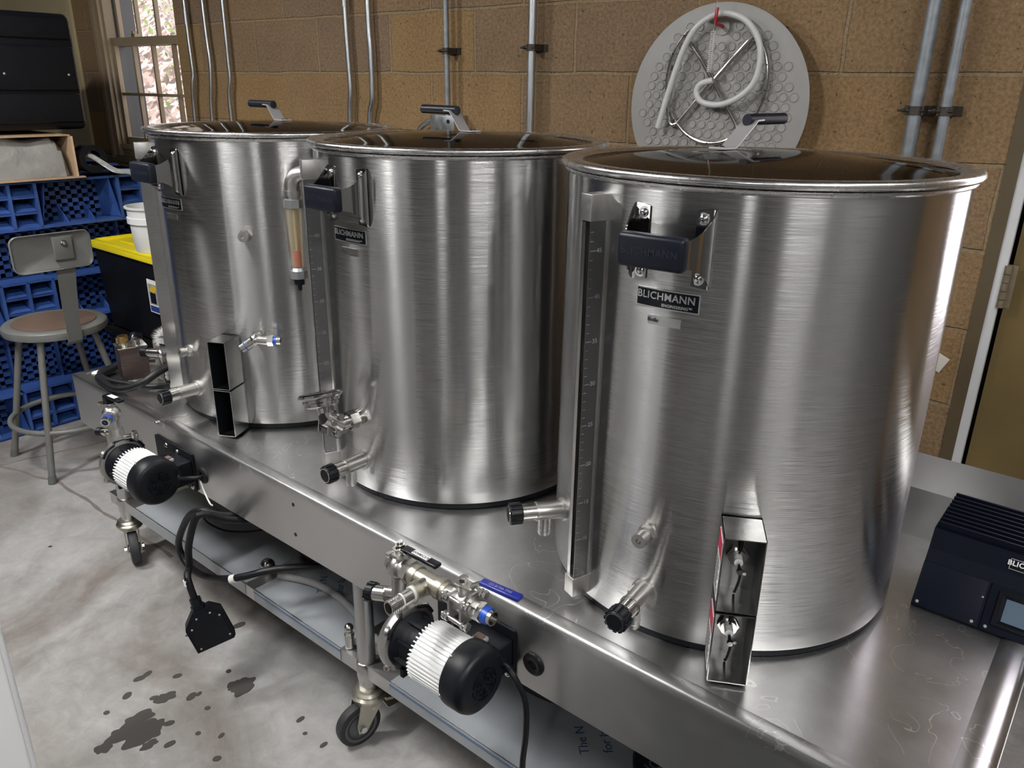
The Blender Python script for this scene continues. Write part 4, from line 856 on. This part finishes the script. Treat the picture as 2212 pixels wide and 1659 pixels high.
bn2=thing('black_bin','low black bin on the undershelf behind the nearer pump','bin',(1.55,.40,SZ))
link('bin_body',M().lathe([(0,0.002),(.19,.002),(.21,.015),(.225,.15),(.235,.16),(.235,.17),(.21,.17),(.21,.16),(0,.15)],(1.62,.40,SZ),(0,0,1),48),'bin_black',bn2)
tag(link('clear_hose',M().tube([(.85,.10,SZ+.011),(.93,.135,SZ+.011),(1.02,.145,SZ+.011),(1.12,.13,SZ+.011),(1.20,.105,SZ+.011),(1.27,.10,SZ+.011),(1.36,.14,SZ+.011)],.0095,n=12),'stone_grey'),'grey hose curving along the undershelf left of the leg','hose')
tag(link('thin_cable',M().tube([(.36,.16,SZ+.004),(.44,.13,SZ+.004),(.52,.135,SZ+.004),(.60,.155,SZ+.02),(.70,.20,SZ+.05)],.0028,n=8),'black_rubber'),'thin black cable lying on the left half of the undershelf','cable')
dc=thing('round_lid','round dark lid with blue print lying far right on the undershelf','round lid',(1.95,.25,SZ))
link('lid_disc',M().cyl((1.98,.24,SZ+.0012),(1.98,.24,SZ+.02),.11,n=40,bev=.004),'bin_black',dc)
link('lid_lettering',text(text(M(),'LIQUI',.035,TR(1.93,.20,SZ+.0203,R(80)),ext=.0001),'SER CO',.035,TR(1.97,.20,SZ+.0203,R(80)),ext=.0001),'film_edge',dc,smooth=False)

# ------------------------------------------------------------------ stool
sx,sy,sz_=-.805,.265,-.045
s=thing('work_stool','grey metal work stool with round seat and backrest','stool',(sx,sy,FZ))
link('seat',M().lathe([(0,-.030),(.150,-.030),(.172,-.036),(.182,-.034),(.185,-.022),(.183,-.008),(.176,-.001),(.165,.001),(.148,-.001),(.146,-.003),(0,-.003)],(sx,sy,sz_),(0,0,1),56),'stool_grey',s)
link('seat_pad',M().cyl((sx,sy,sz_-.003),(sx,sy,sz_+.0008),.146,n=48),'hardboard',s,label='worn brown hardboard pad')
for a in (-135,-45,45,135):
    c_,s_=math.cos(R(a)),math.sin(R(a)); t_=V(sx+.135*c_,sy+.135*s_,sz_-.028); f_=V(sx+.262*c_,sy+.262*s_,FZ)
    lg=link('leg',M().cyl(t_,t_+(f_-t_)*.96,.0125,n=18),'stool_grey',s)
    link('foot_cap',M().cyl(t_+(f_-t_)*.945,f_,.0145,.0155,n=18),'stool_foot_grey',lg)
hz=-.43; fr_r=.262*(.135/.262+(1-.135/.262)*((sz_-.028)-hz)/((sz_-.028)-FZ))
link('foot_ring',M().tube([(sx+fr_r*1.0*math.cos(2*PI*i/24),sy+fr_r*math.sin(2*PI*i/24),hz) for i in range(24)],.0105,n=12,sm=3,closed=True),'stool_grey',s)
bx_=sx+.186
st_=[(bx_-.03,-.100),(bx_-.008,-.098),(bx_+.006,-.085),(bx_+.010,-.060),(bx_+.012,0.0),(bx_+.030,.12),(bx_+.052,.235),(bx_+.055,.315)]
vs=[];fs=[]
for i,(X_,Z_) in enumerate(st_):
    w=.026 if i<4 else .026+.004*(i-4)
    vs+=[(X_,sy-w-.01,Z_),(X_,sy+w-.01,Z_),(X_+.003,sy+w-.01,Z_),(X_+.003,sy-w-.01,Z_)]
for i in range(len(st_)-1):
    a=i*4;b_=a+4
    for j in range(4): fs.append((a+j,a+(j+1)%4,b_+(j+1)%4,b_+j))
fs+=[(0,3,2,1),tuple(len(vs)-4+j for j in range(4))]
link('back_strap',M().add(vs,fs),'stool_grey',s)
# curved backrest tray (open to the front, rolled rim)
def backrest():
    m_=M(); W2,H2,rr=.135,.066,.028; n=8; out=[]
    for cxx,czz,a0 in ((W2-rr,H2-rr,0),(-W2+rr,H2-rr,90),(-W2+rr,-H2+rr,180),(W2-rr,-H2+rr,270)):
        for i in range(n+1): a=R(a0+90*i/n); out.append((cxx+rr*math.cos(a),czz+rr*math.sin(a)))
    N=len(out); bow=lambda u:-.018*(u/W2)**2
    def lay(sc,dx,k=1): return [(dx+bow(u*sc),u*sc,w*(sc if k else 1)) for u,w in out]
    rings=[lay(.90,-.004),lay(.97,-.002),lay(1.0,.003),lay(1.0,.008),lay(.975,.010),lay(.955,.006),lay(.90,.0),]
    vs=[p for r_ in rings for p in r_]; fs=[]
    for k in range(len(rings)-1):
        for i in range(N): fs.append((k*N+i,k*N+(i+1)%N,(k+1)*N+(i+1)%N,(k+1)*N+i))
    m_.add(vs,fs)
    # face
    G=12
    for dx in (0,-.004):
        vv=[];ff=[]
        for i in range(N): u,w=out[i]; vv.append((dx+bow(u*.9),u*.9,w*.9))
        # fan by strips
        ff=[]
        half=N//2
        for i in range(half): ff.append((i,i+1,N-2-i if N-2-i>=0 else 0,N-1-i)) if i+1<N-2-i else None
        vs2=[(dx,0,0)]+vv; m_.add(vs2,[(0,1+i,1+(i+1)%N) for i in range(N)])
    return m_
Tb=Matrix.Translation((bx_+.062,sy-.045,.262))
b_=link('backrest',(lambda m0:M(Tb).add([v for v in m0.v],m0.f))(backrest()),'stool_grey',s,ang=50)
link('backrest_clip',M().box(bx_+.058,bx_+.066,sy-.045,sy+.020,.232,.312,bev=.002),'stool_grey',s)
link('backrest_bolt',M().cyl((bx_+.066,sy-.010,.290),(bx_+.074,sy-.010,.290),.009,n=6).sph((bx_+.074,sy-.010,.290),.006).cyl((bx_+.0655,sy-.010,.290),(bx_+.068,sy-.010,.290),.012,n=16),'chrome_screw',s)

# ------------------------------------------------------------------ blue plastic pallets standing on edge
def pallet_mesh():
    # face towards +X at x=0; spans y 0..1.0, z 0..1.08; depth to -x .14
    g=M(); W_,H_,D=1.28,1.062,.14
    dk=-.121     # deck plane with square holes
    nx_,nz_=28,30; py=W_/nx_; pz=H_/nz_
    for i in range(nx_+1): g.box(dk-.018,dk,max(0,i*py-.0095),i*py+.0095,0,H_)
    for j in range(nz_+1): g.box(dk-.018,dk,0,W_,max(0,j*pz-.009),j*pz+.009)
    for cyy in (.0,.54,1.08):
        for czz in (.0,.465,.872):
            w,h=.20,.19; y0,z0=cyy,czz
            t=.006
            for i in range(3): yy=y0+w*i/2; g.box(dk,0,max(0,yy-t),min(W_,yy+t),z0,z0+h)
            for j in range(4): zz=z0+h*j/3; g.box(dk,0 if j in(0,3) else -.006,y0,y0+w,max(0,zz-t),min(H_,zz+t))
            for i in range(2):
                for j in range(3):
                    ya,yb=y0+w*i/2+t,y0+w*(i+1)/2-t; za,zb=z0+h*j/3+t,z0+h*(j+1)/3-t
                    g.add([(-.003,ya,za),(-.003,yb,za),(-.06,yb-.008,za+.026),(-.06,ya+.008,za+.026)],[(0,1,2,3)])
    for czz in (.0,.465,.872):
        for y0 in (.20,.74):
            for yy in (y0+.11,y0+.22):
                g.prism([(0,0),(-.10,0),(-.10,.075),(-.02,.02)],-.003,.003,Matrix.Translation((0,yy,czz))@Matrix(((1,0,0,0),(0,0,1,0),(0,1,0,0),(0,0,0,1))))
            g.box(dk,0,y0,y0+.34,czz-.004 if czz else 0,czz+.008); g.box(dk,0,y0,y0+.34,czz+.182,czz+.19)
            for a_,b_ in ((y0,.045),(y0+.34,-.045)):
                g.add([(0,a_+b_*.15,czz+.01),(0,a_+b_*.9,czz+.186),(dk,a_+b_*1.2,czz+.186),(dk,a_+b_*.8,czz+.01)],[(0,1,2,3)])
    for y0 in (.0,.54,1.08):
        for za,zb in ((.19,.465),(.655,.872)):
            for yy in (y0+.004,y0+.196): g.box(dk,dk+.03,yy-.005,yy+.005,za,zb)
    g.box(-.14,0,0,W_,H_-.010,H_).box(-.14,0,0,W_,0,.010)
    g.box(-.14,0,0,.008,0,H_).box(-.14,0,W_-.008,W_,0,H_)
    return g
pmesh=pallet_mesh(); 
pal=thing('plastic_pallet','blue plastic pallet on edge, frontmost, right behind the stool','pallet',(-1.172,-.32,FZ),group='blue plastic pallets stood on edge')
gm=M(Matrix.Translation((-1.172,-.32,FZ))); gm.add(pmesh.v,pmesh.f)
link('pallet_frame',gm,'pallet_blue',pal,smooth=False)
for i,(lb_) in enumerate(['second blue plastic pallet counted from the stool','third blue plastic pallet, in the middle of the row','fourth blue plastic pallet, nearly at the back','last blue plastic pallet, farthest from the stool']):
    if i%2==0: dup(pal,(-1.172-.292*(i//2)-.284,-.32+1.28,FZ),lb_,rz=PI)
    else: dup(pal,(-1.172-.292*((i+1)//2),-.32,FZ),lb_)

# ------------------------------------------------------------------ storage totes, bucket
def tote(x0,x1,y0,y1,z0,z1,lidc,label,name='storage_tote'):
    k=thing(name,label,'storage tote',((x0+x1)/2,(y0+y1)/2,z0))
    t=.02
    b=M(); 
    vs=[(x0+t,y0+t,z0),(x1-t,y0+t,z0),(x1-t,y1-t,z0),(x0+t,y1-t,z0),(x0,y0,z1),(x1,y0,z1),(x1,y1,z1),(x0,y1,z1)]
    b.add(vs,[(0,3,2,1),(4,5,6,7),(0,1,5,4),(1,2,6,5),(2,3,7,6),(3,0,4,7)])
    link('tote_body',b,'tote_black',k,smooth=False)
    o_=.012
    l=M().box(x0-o_,x1+o_,y0-o_,y1+o_,z1-.022,z1+.002,bev=.003)
    for a in ((x0-o_,x1+o_,y0-o_,y0+.016),(x0-o_,x1+o_,y1-.016,y1+o_),(x0-o_,x0+.016,y0-o_,y1+o_),(x1-.016,x1+o_,y0-o_,y1+o_)): l.box(*a,z1,z1+.012,bev=.002)
    for q in range(3): yy=y0+.08+q*.10; l.box(x0+.08,x1-.08,yy,yy+.05,z1,z1+.006,bev=.002)
    link('tote_lid',l,lidc,k,label='bright yellow snap lid' if lidc=='yellow_plastic' else None)
    return k
tk_=tote(-1.150,-.48,.60,1.00,-.20,.172,'yellow_plastic','black storage tote with bright yellow lid behind the stool')
# sticker with box pictures
st2=link('product_sticker',M().box(-.690,-.530,.5925,.5945,-.055,.082),'white_label',tk_,smooth=False,label='white product sticker')
link('sticker_art',M().box(-.682,-.60,.5915,.5925,-.02,.065),'stone_grey',st2,smooth=False)
link('sticker_yellow',M().prism([(-.676,.04),(-.645,.062),(-.61,.05),(-.64,.028)],-.5915,-.5908,Matrix(((1,0,0,0),(0,0,-1,0),(0,1,0,0),(0,0,0,1)))).prism([(-.588,.01),(-.56,.025),(-.54,.01),(-.56,-.01)],-.5915,-.5908,Matrix(((1,0,0,0),(0,0,-1,0),(0,1,0,0),(0,0,0,1)))),'tote_sticker_yellow',st2,smooth=False)
for q_ in ((-.672,-.628,-.015,.03),(-.588,-.548,-.022,.0),(-.592,-.555,.035,.07)): link('sticker_picture',M().box(q_[0],q_[1],.5908,.5915,q_[2],q_[3]),'black_matte',st2,smooth=False)
link('sticker_blue',M().box(-.684,-.615,.5915,.5925,-.05,-.026),'tote_sticker_blue',st2,smooth=False)
tote(-1.150,-.48,.60,1.00,FZ,-.215,'tote_black','plain black tote underneath the yellow lidded one')
bu=thing('plastic_bucket','white plastic bucket standing on the yellow lid','bucket',(-.715,.68,.185))
bp2=[(0,0),(.088,0),(.091,.004),(.098,.112),(.106,.114),(.106,.137),(.101,.140),(.103,.170),(.110,.172),(.111,.179),(.102,.180),(.099,.140),(.09,.01),(0,.01)]
link('bucket_body',M().lathe(bp2,(-.715,.68,.1845),(0,0,1),44),'white_plastic',bu)
link('bucket_lug',M().cyl((-.815,.635,.318),(-.807,.638,.318),.012,n=14),'white_plastic',bu)

# ------------------------------------------------------------------ on top of the pallets: cardboard, cloth, black case, roll and hose
PZ=FZ+1.063
tag(link('cardboard_sheet',M().box(-1.80,-1.15,.08,.62,PZ,PZ+.006).box(-1.80,-1.19,-.05,.60,PZ+.168,PZ+.173).prism([(-1.80,.585),(-1.17,.592),(-1.165,.599),(-1.80,.590)],PZ+.006,PZ+.168),'cardboard',smooth=False),'torn brown cardboard sheet under the grey cloth','cardboard')
mm=M(); nn_=40; vs=[];fs=[]
for j in range(nn_+1):
    for i in range(nn_+1):
        u=i/nn_;v_=j/nn_; y_=.02+.55*u; x_=-1.78+.60*v_
        e_=min(u,1-u,v_,1-v_); h=.150*min(1,e_*14)**.4 if e_>0 else 0
        h+=.010*math.sin(17*u+5*v_)*min(1,e_*12)+.008*math.sin(31*v_+9*u)*min(1,e_*12)
        vs.append((x_,y_,PZ+.007+max(0,h)))
for j in range(nn_):
    for i in range(nn_): a=j*(nn_+1)+i; fs.append((a,a+1,a+nn_+2,a+nn_+1))
tag(link('grey_cloth',M().add(vs,fs),'grey_cloth'),'folded grey cloth bundle squeezed beneath the black case','cloth')
bc=thing('black_case','large black ribbed plastic case on top of the grey bundle','plastic case',(-1.5,.45,.62))
cs_=M().box(-1.78,-1.265,-.02,.715,.632,1.085,bev=.025)
for zz,z1_ in ((.66,.777),(.787,.960),(.985,1.068)): cs_.box(-1.77,-1.255,0,.70,zz,z1_,bev=.008)
link('case_body',cs_,'black_plastic',bc)
link('case_rivet',M().sph((-1.253,.42,.85),.005).sph((-1.253,.665,.85),.005),'stone_grey',bc)
tag(link('tape_roll',M().ring((-1.24,.672,PZ+.072),(1,0,0),.034,.058,.07,36),'black_plastic'),'black roll standing on edge beside the cardboard','roll')
tag(link('clear_hose',M().tube([(-1.20,.665,PZ+.085),(-1.15,.665,PZ+.080),(-1.11,.685,PZ+.055),(-1.08,.72,PZ+.026),(-1.05,.77,.462),(-1.03,.84,.432)],.0105,n=12),'clear_tube'),'short clear hose poking out of the black roll','hose')

# ------------------------------------------------------------------ on the wall: conduits, clamps, junction box, mat, ring, hose
def conduit(name,pts,r,label,group,mat='emt',clamps=(),coup=None,clab=None):
    p=[WP(a,o,z_) for a,o,z_ in pts]
    k=thing(name,label,'conduit',p[0],group)
    link('conduit_pipe',M().tube(p,r,n=16,sm=5),mat,k)
    for z_ in clamps:
        a=min(pts,key=lambda q:abs(q[2]-z_)); x_=a[0]; T_=Matrix.Translation(WP(x_,a[1],z_))@Matrix.Rotation(WA,4,'Z')
        cl=M(T_).ring((0,0,-.010),(0,0,1),r,r+.003,.020,18).box(-r-.004,-r+.002,-.010,a[1]-.0005,-.010,.010).box(r-.002,r+.004,-.010,a[1]-.0005,-.010,.010).box(-r-.018,r+.018,a[1]-.004,a[1]-.0005,-.011,.011)
        cl.cyl((-r-.022,-.012,0),(r+.006,-.012,0),.003,n=8).cyl((-r-.012,-.012,0),(-r-.006,-.012,0),.006,n=6)
        link('pipe_clamp',cl,'clamp_dark',k)
    if coup: 
        for z_ in coup: a=min(pts,key=lambda q:abs(q[2]-z_)); link('conduit_coupling',M().cyl(WP(a[0],a[1],z_-.03),WP(a[0],a[1],z_+.03),r+.0025,n=18),'galvanised',k)
    return k
g1='thin conduits running down the back wall'
LOWZ=-.1
conduit('wall_conduit',[(-1.185,.03,CE-.01),(-1.185,.03,1.1),(-1.182,.03,.93),(-1.182,.03,.86),(-1.190,.035,.815),(-1.21,.03,.70),(-1.222,.03,.3),(-1.222,.03,LOWZ)],.0085,'thin conduit closest to the window with a coupling at its top',g1,coup=[1.1])
conduit('wall_conduit',[(-1.043,.03,CE-.01),(-1.043,.03,1.1),(-1.036,.03,.92),(-1.045,.033,.81),(-1.068,.03,.70),(-1.08,.03,.3),(-1.08,.03,LOWZ)],.0085,'second thin conduit right of the window',g1)
conduit('wall_conduit',[(-.895,.03,CE-.01),(-.895,.03,1.1),(-.897,.03,.94),(-.898,.03,.84),(-.912,.033,.79),(-.920,.03,.68),(-.925,.03,.3),(-.925,.03,LOWZ)],.0085,'third thin conduit right of the window',g1)
conduit('wall_conduit',[(-.124,.03,CE-.01),(-.124,.03,1.1),(-.120,.03,.90),(-.118,.03,.80),(-.130,.03,.69),(-.135,.03,.3),(-.135,.03,LOWZ)],.0095,'left of the paired conduits between the first two lids',g1,coup=[1.13])
conduit('wall_conduit',[(.0,.03,CE-.01),(.0,.03,1.1),(.004,.03,.95),(.002,.03,.78),(-.018,.03,.69),(-.02,.03,.3),(-.02,.03,LOWZ)],.0105,'right of the paired conduits between the first two lids',g1)
conduit('wall_conduit',[(.395,.045,CE-.01),(.395,.045,1.1),(.396,.045,.94),(.397,.045,.8),(.397,.045,.733)],.0095,'dark conduit dropping into the junction box',g1,mat='old_galv',clamps=[.94])
conduit('wall_conduit',[(.758,.045,CE-.01),(.758,.045,1.1),(.757,.045,.945),(.756,.045,.7),(.756,.045,.3),(.756,.045,LOWZ)],.0135,'thicker galvanised conduit left of the hanging disc',g1,mat='galvanised',clamps=[.945])
conduit('wall_conduit',[(1.905,.045,CE-.01),(1.905,.045,1.1),(1.905,.045,.788),(1.907,.045,.5),(1.907,.045,LOWZ)],.0160,'thick weathered conduit, left one of the pair near the door',g1,mat='old_galv',clamps=[.788])
conduit('wall_conduit',[(1.970,.045,CE-.01),(1.970,.045,1.1),(1.970,.045,.788),(1.972,.045,.5),(1.972,.045,LOWZ)],.0125,'thick weathered conduit, right one of the pair near the door',g1,mat='old_galv',clamps=[.788])
jb=thing('junction_box','grey metal junction box above the middle lid','junction box',WP(.41,.03,.705))
TJ=Matrix.Translation(WP(.395,0,0))@Matrix.Rotation(WA,4,'Z')
link('box_body',M(TJ).box(-.055,.055,-.075,-.0005,.670,.732,bev=.002),'galvanised',jb)
link('box_knockout',M(TJ).cyl((.03,-.0755,.712),(.03,-.077,.712),.007,n=14),'dark_void',jb)
link('conduit_elbow',M(TJ).tube([(-.055,-.04,.712),(-.10,-.04,.705),(-.14,-.04,.675),(-.15,-.04,.60)],.010,n=14),'emt',jb)

# hanging disc (false bottom) with raised bumps
TD_=Matrix.Translation((0,W0,0))@Matrix.Rotation(WA,4,'Z')@Matrix.Translation((0,-.025,0))
def WL(s_,off,z_):   # local coords for TD_: given world-x style s
    return V(s_/math.cos(WA),-off,z_)
fb=thing('false_bottom_disc','large round grey dimpled disc hung on the back wall','false bottom disc',WP(1.39,.03,.79))
c0=WL(1.393,.03,.787)
link('disc_plate',M(TD_).lathe([(0,-.002),(.256,-.002),(.260,0),(.256,.002),(0,.002)],c0,(0,1,0),96),'false_bottom_grey',fb)
bm2=M(TD_); pit=.0285; cnt=0
for j in range(-9,10):
    for i in range(-9,10):
        u=i*pit+(j%2)*pit/2+.006*math.sin(j*1.3); w_=j*pit*.88
        if math.hypot(u,w_)>.222 or (abs(u)<.04 and w_>.16): continue
        o_=c0+V(u,-.002,w_)
        bm2.lathe([(.0,.0016),(.0092,.0016),(.0104,.0034),(.0116,.0034),(.0122,0)],o_,(0,-1,.0),14)
link('disc_bumps',bm2,'false_bottom_grey',fb)
tag(link('hose_washer',M(TD_).ring(WL(1.398,.0345,.985),(0,-1,0),.004,.020,.0015,24),'false_bottom_grey'),'round washer around the red hook on the disc','washer')
tag(link('wall_hook',M(TD_).tube([WL(1.398,-.022,.985),WL(1.398,.05,.988),WL(1.400,.085,.990),WL(1.402,.094,1.000),WL(1.403,.092,1.028)],.0045,n=10),'red_hook'),'red hook holding the hose and brush over the disc','hook')
sr=thing('sparge_ring','bent steel tube ring with crossed arms hanging before the disc','sparge ring',WP(1.39,.05,.85))
rc=(1.397,.851); rr_=.155
def RP(a,rad=rr_,off=.048): return WL(rc[0]+rad*.93*math.cos(R(a)),off,rc[1]+rad*1.05*math.sin(R(a)))
link('ring_tube',M(TD_).tube([RP(a) for a in range(-150,-32,8)],.0052,n=10,sm=2).tube([RP(a) for a in range(-38,50,8)],.0052,n=10,sm=2).tube([RP(a) for a in range(62,118,8)],.0052,n=10,sm=2).tube([RP(a) for a in range(128,200,8)]+[WL(1.266,.048,.752),WL(1.280,.048,.732),WL(1.297,.048,.740)],.0052,n=10,sm=2),'machined_steel',sr)
link('cross_arm',M(TD_).tube([WL(1.295,.048,.738),WL(1.39,.048,.850),WL(1.478,.048,.948),WL(1.492,.048,.956)],.0055,n=10,sm=2).tube([WL(1.305,.048,.955),WL(1.35,.048,.905),WL(1.39,.048,.850),WL(1.43,.048,.795),WL(1.468,.048,.742),WL(1.474,.048,.722)],.0055,n=10,sm=2),'machined_steel',sr)
mm=M(TD_)
for a in list(range(-140,-40,24))+list(range(-30,45,22))+[70,90,110]+[135,155,175]: mm.cyl(RP(a,rr_,.0515),RP(a,rr_,.054),.0022,n=8)
link('spray_hole',mm,'dark_void',sr)
hs=[(1.243,.724),(1.265,.807),(1.298,.916),(1.332,.980),(1.376,1.010),(1.42,1.016),(1.472,.998),(1.51,.955),(1.523,.902),(1.512,.846),(1.472,.808),(1.42,.790),(1.372,.796),(1.353,.820),(1.363,.842),(1.393,.852)]
tag(link('silicone_hose',M(TD_).tube([WL(a,.066 if i<15 else .058,z_) for i,(a,z_) in enumerate(hs)],.0082,n=14,sm=5),'silicone'),'translucent white hose looped over the disc on the red hook','hose')
sb_=thing('spring_brush','thin white coil brush dangling on a wire before the disc','brush',WP(1.40,.095,1.0))
link('brush_wire',M(TD_).tube([WL(1.402,.097,1.20),WL(1.402,.097,.98),WL(1.398,.095,.975),WL(1.396,.09,.87)],.0011,n=6),'machined_steel',sb_)
co_=[]
for i in range(22*8): a=i*2*PI/8; co_.append(WL(1.3985-.002*i/176+.0065*math.cos(a),.092+.0065*math.sin(a),.972-i*.0046/8*1.0))
link('brush_coil',M(TD_).tube(co_,.0011,n=5,sm=1),'bristle',sb_)
# small white tag on the wall right of the near kettle
tag(link('wall_tag',M(TD_@Matrix.Translation(WL(2.055,-.022,.172))@Matrix.Rotation(R(25),4,'Y')).box(-.026,.026,-.002,.0025,-.022,.022,bev=.001),'paper'),'small white tag on the wall beside the door frame','tag')

# ------------------------------------------------------------------ white cabinet, water on the floor, lamps
tag(link('added_dark_mat',M().box(1.55,3.1,-1.6,-.22,FZ,FZ+.012,bev=.004),'black_rubber',loc=(2.3,-.9,FZ)),'added black mat out of view, darkening the reflection in the stand','added mat')  # unseen mat added to darken what the apron and kettles reflect
wc_=thing('white_cabinet','tall white cabinet whose edge cuts the lower left corner','cabinet',(1.1,-1.0,FZ))
link('cabinet_body',M().box(.80,1.445,-1.35,-.652,FZ,.52,bev=.012),'white_paint',wc_)
link('cabinet_door',M().box(1.446,1.462,-1.34,-.664,FZ+.06,.50,bev=.005),'white_paint',wc_)
wet=[(.85,-.305,.045),(.80,-.292,.035),(.815,-.335,.034),(.862,-.300,.03),(.895,-.312,.018),(.845,-.262,.012),(.868,-.248,.012),(.701,-.27,.013),(.665,-.22,.014),(.664,-.199,.012),(.78,-.211,.024),(.825,-.386,.02),(.894,-.062,.034),(.875,-.075,.022),(.826,-.167,.014),(.832,-.150,.008),(.73,-.152,.011),(.893,-.162,.008),(.815,-.056,.008),(.669,.068,.016),(1.098,-.036,.010),(1.143,-.056,.006),(1.205,-.049,.009),(1.052,-.232,.010),(.998,-.188,.008),(-.163,-.11,.006),(.76,-.23,.01),(.93,-.28,.012),(.95,-.22,.007),(.72,-.33,.008),(.60,-.05,.006),(.97,-.36,.012)]
rg=random.Random(5)
mm=M()
for i,(a,b_,r_) in enumerate(wet):
    n=40; ph=rg.uniform(0,6); pl_=[]
    for q in range(n):
        t_=2*PI*q/n; rr=r_*(1+.16*math.sin(2*t_+ph)+(.10*math.sin(5*t_+ph*2)+.07*math.sin(7*t_+ph*3) if r_>.016 else 0)); pl_.append((a+rr*math.cos(t_)*.75,b_+rr*math.sin(t_)))
    mm.prism(pl_,FZ-.002,FZ+.0006+.00003*i)
tag(link('water_splash',mm,'wet'),'dark wet splashes scattered over the concrete floor','water',kind='stuff')
cn=M()
for pts_ in ([(-2.0,-.05),(-.94,.004),(-.60,.10),(.2,.12)],[(-.94,.004),(-.86,.33),(-.79,.66),(-.7,1.1)]):
    for (xa,ya),(xb,yb) in zip(pts_,pts_[1:]):
        d_=V(xb-xa,yb-ya,0); m_=max(1,int(d_.length/.03)); nn=V(-d_.y,d_.x,0).normalized()
        pr_=None
        for q in range(m_+1):
            c_=V(xa,ya,0)+d_*q/m_; w_=.004+.0035*abs(math.sin(c_.x*31+c_.y*17)); off=.004*math.sin(c_.x*23+c_.y*41)
            e1=(c_.x+nn.x*(w_+off),c_.y+nn.y*(w_+off),FZ+.0005); e2=(c_.x-nn.x*(w_-off),c_.y-nn.y*(w_-off),FZ+.0005)
            if pr_: cn.add([pr_[0],pr_[1],e2,e1],[(0,1,2,3)])
            pr_=(e1,e2)
cr_=link('floor_crack',cn,'crack_dark',smooth=False); cr_['kind']='structure'
lamps=[(3.45,-.92,.45,'tube_glow_mid','tube light over the right end of the stand'),(.80,-1.05,.5,'tube_glow_mid','tube light over the middle of the stand'),
 (-.45,-.72,.22,'tube_glow_strong','short tube light over the left end of the stand'),(3.1,-2.9,.35,'tube_glow','tube light far behind the camera'),(3.3,.3,.3,'tube_glow_soft','short tube light near the door')]
for a,b_,hl,gm_,lb_ in lamps:
    k=thing('ceiling_light',lb_,'ceiling light',(a,b_,CE),group='fluorescent ceiling lights')
    T_=Matrix.Translation((a,b_,CE))@Matrix.Rotation(R(90),4,'Z')
    link('light_housing',M(T_).box(-hl-.02,hl+.02,-.08,.08,-.07,-.001),'lamp_housing',k,smooth=False)
    link('light_diffuser',M(T_).box(-hl,hl,-.045,.045,-.085,-.0705),gm_,k,smooth=False)

# ------------------------------------------------------------------ sky and render settings
w=bpy.data.worlds.new('world'); bpy.context.scene.world=w; w.use_nodes=True
bg=w.node_tree.nodes['Background']; bg.inputs[0].default_value=(.95,.97,1,1); bg.inputs[1].default_value=2.1
sc=bpy.context.scene
sc.view_settings.view_transform='Standard'; sc.view_settings.look='None'; sc.view_settings.gamma=1; sc.view_settings.use_curve_mapping=False
sc.view_settings.exposure=.50
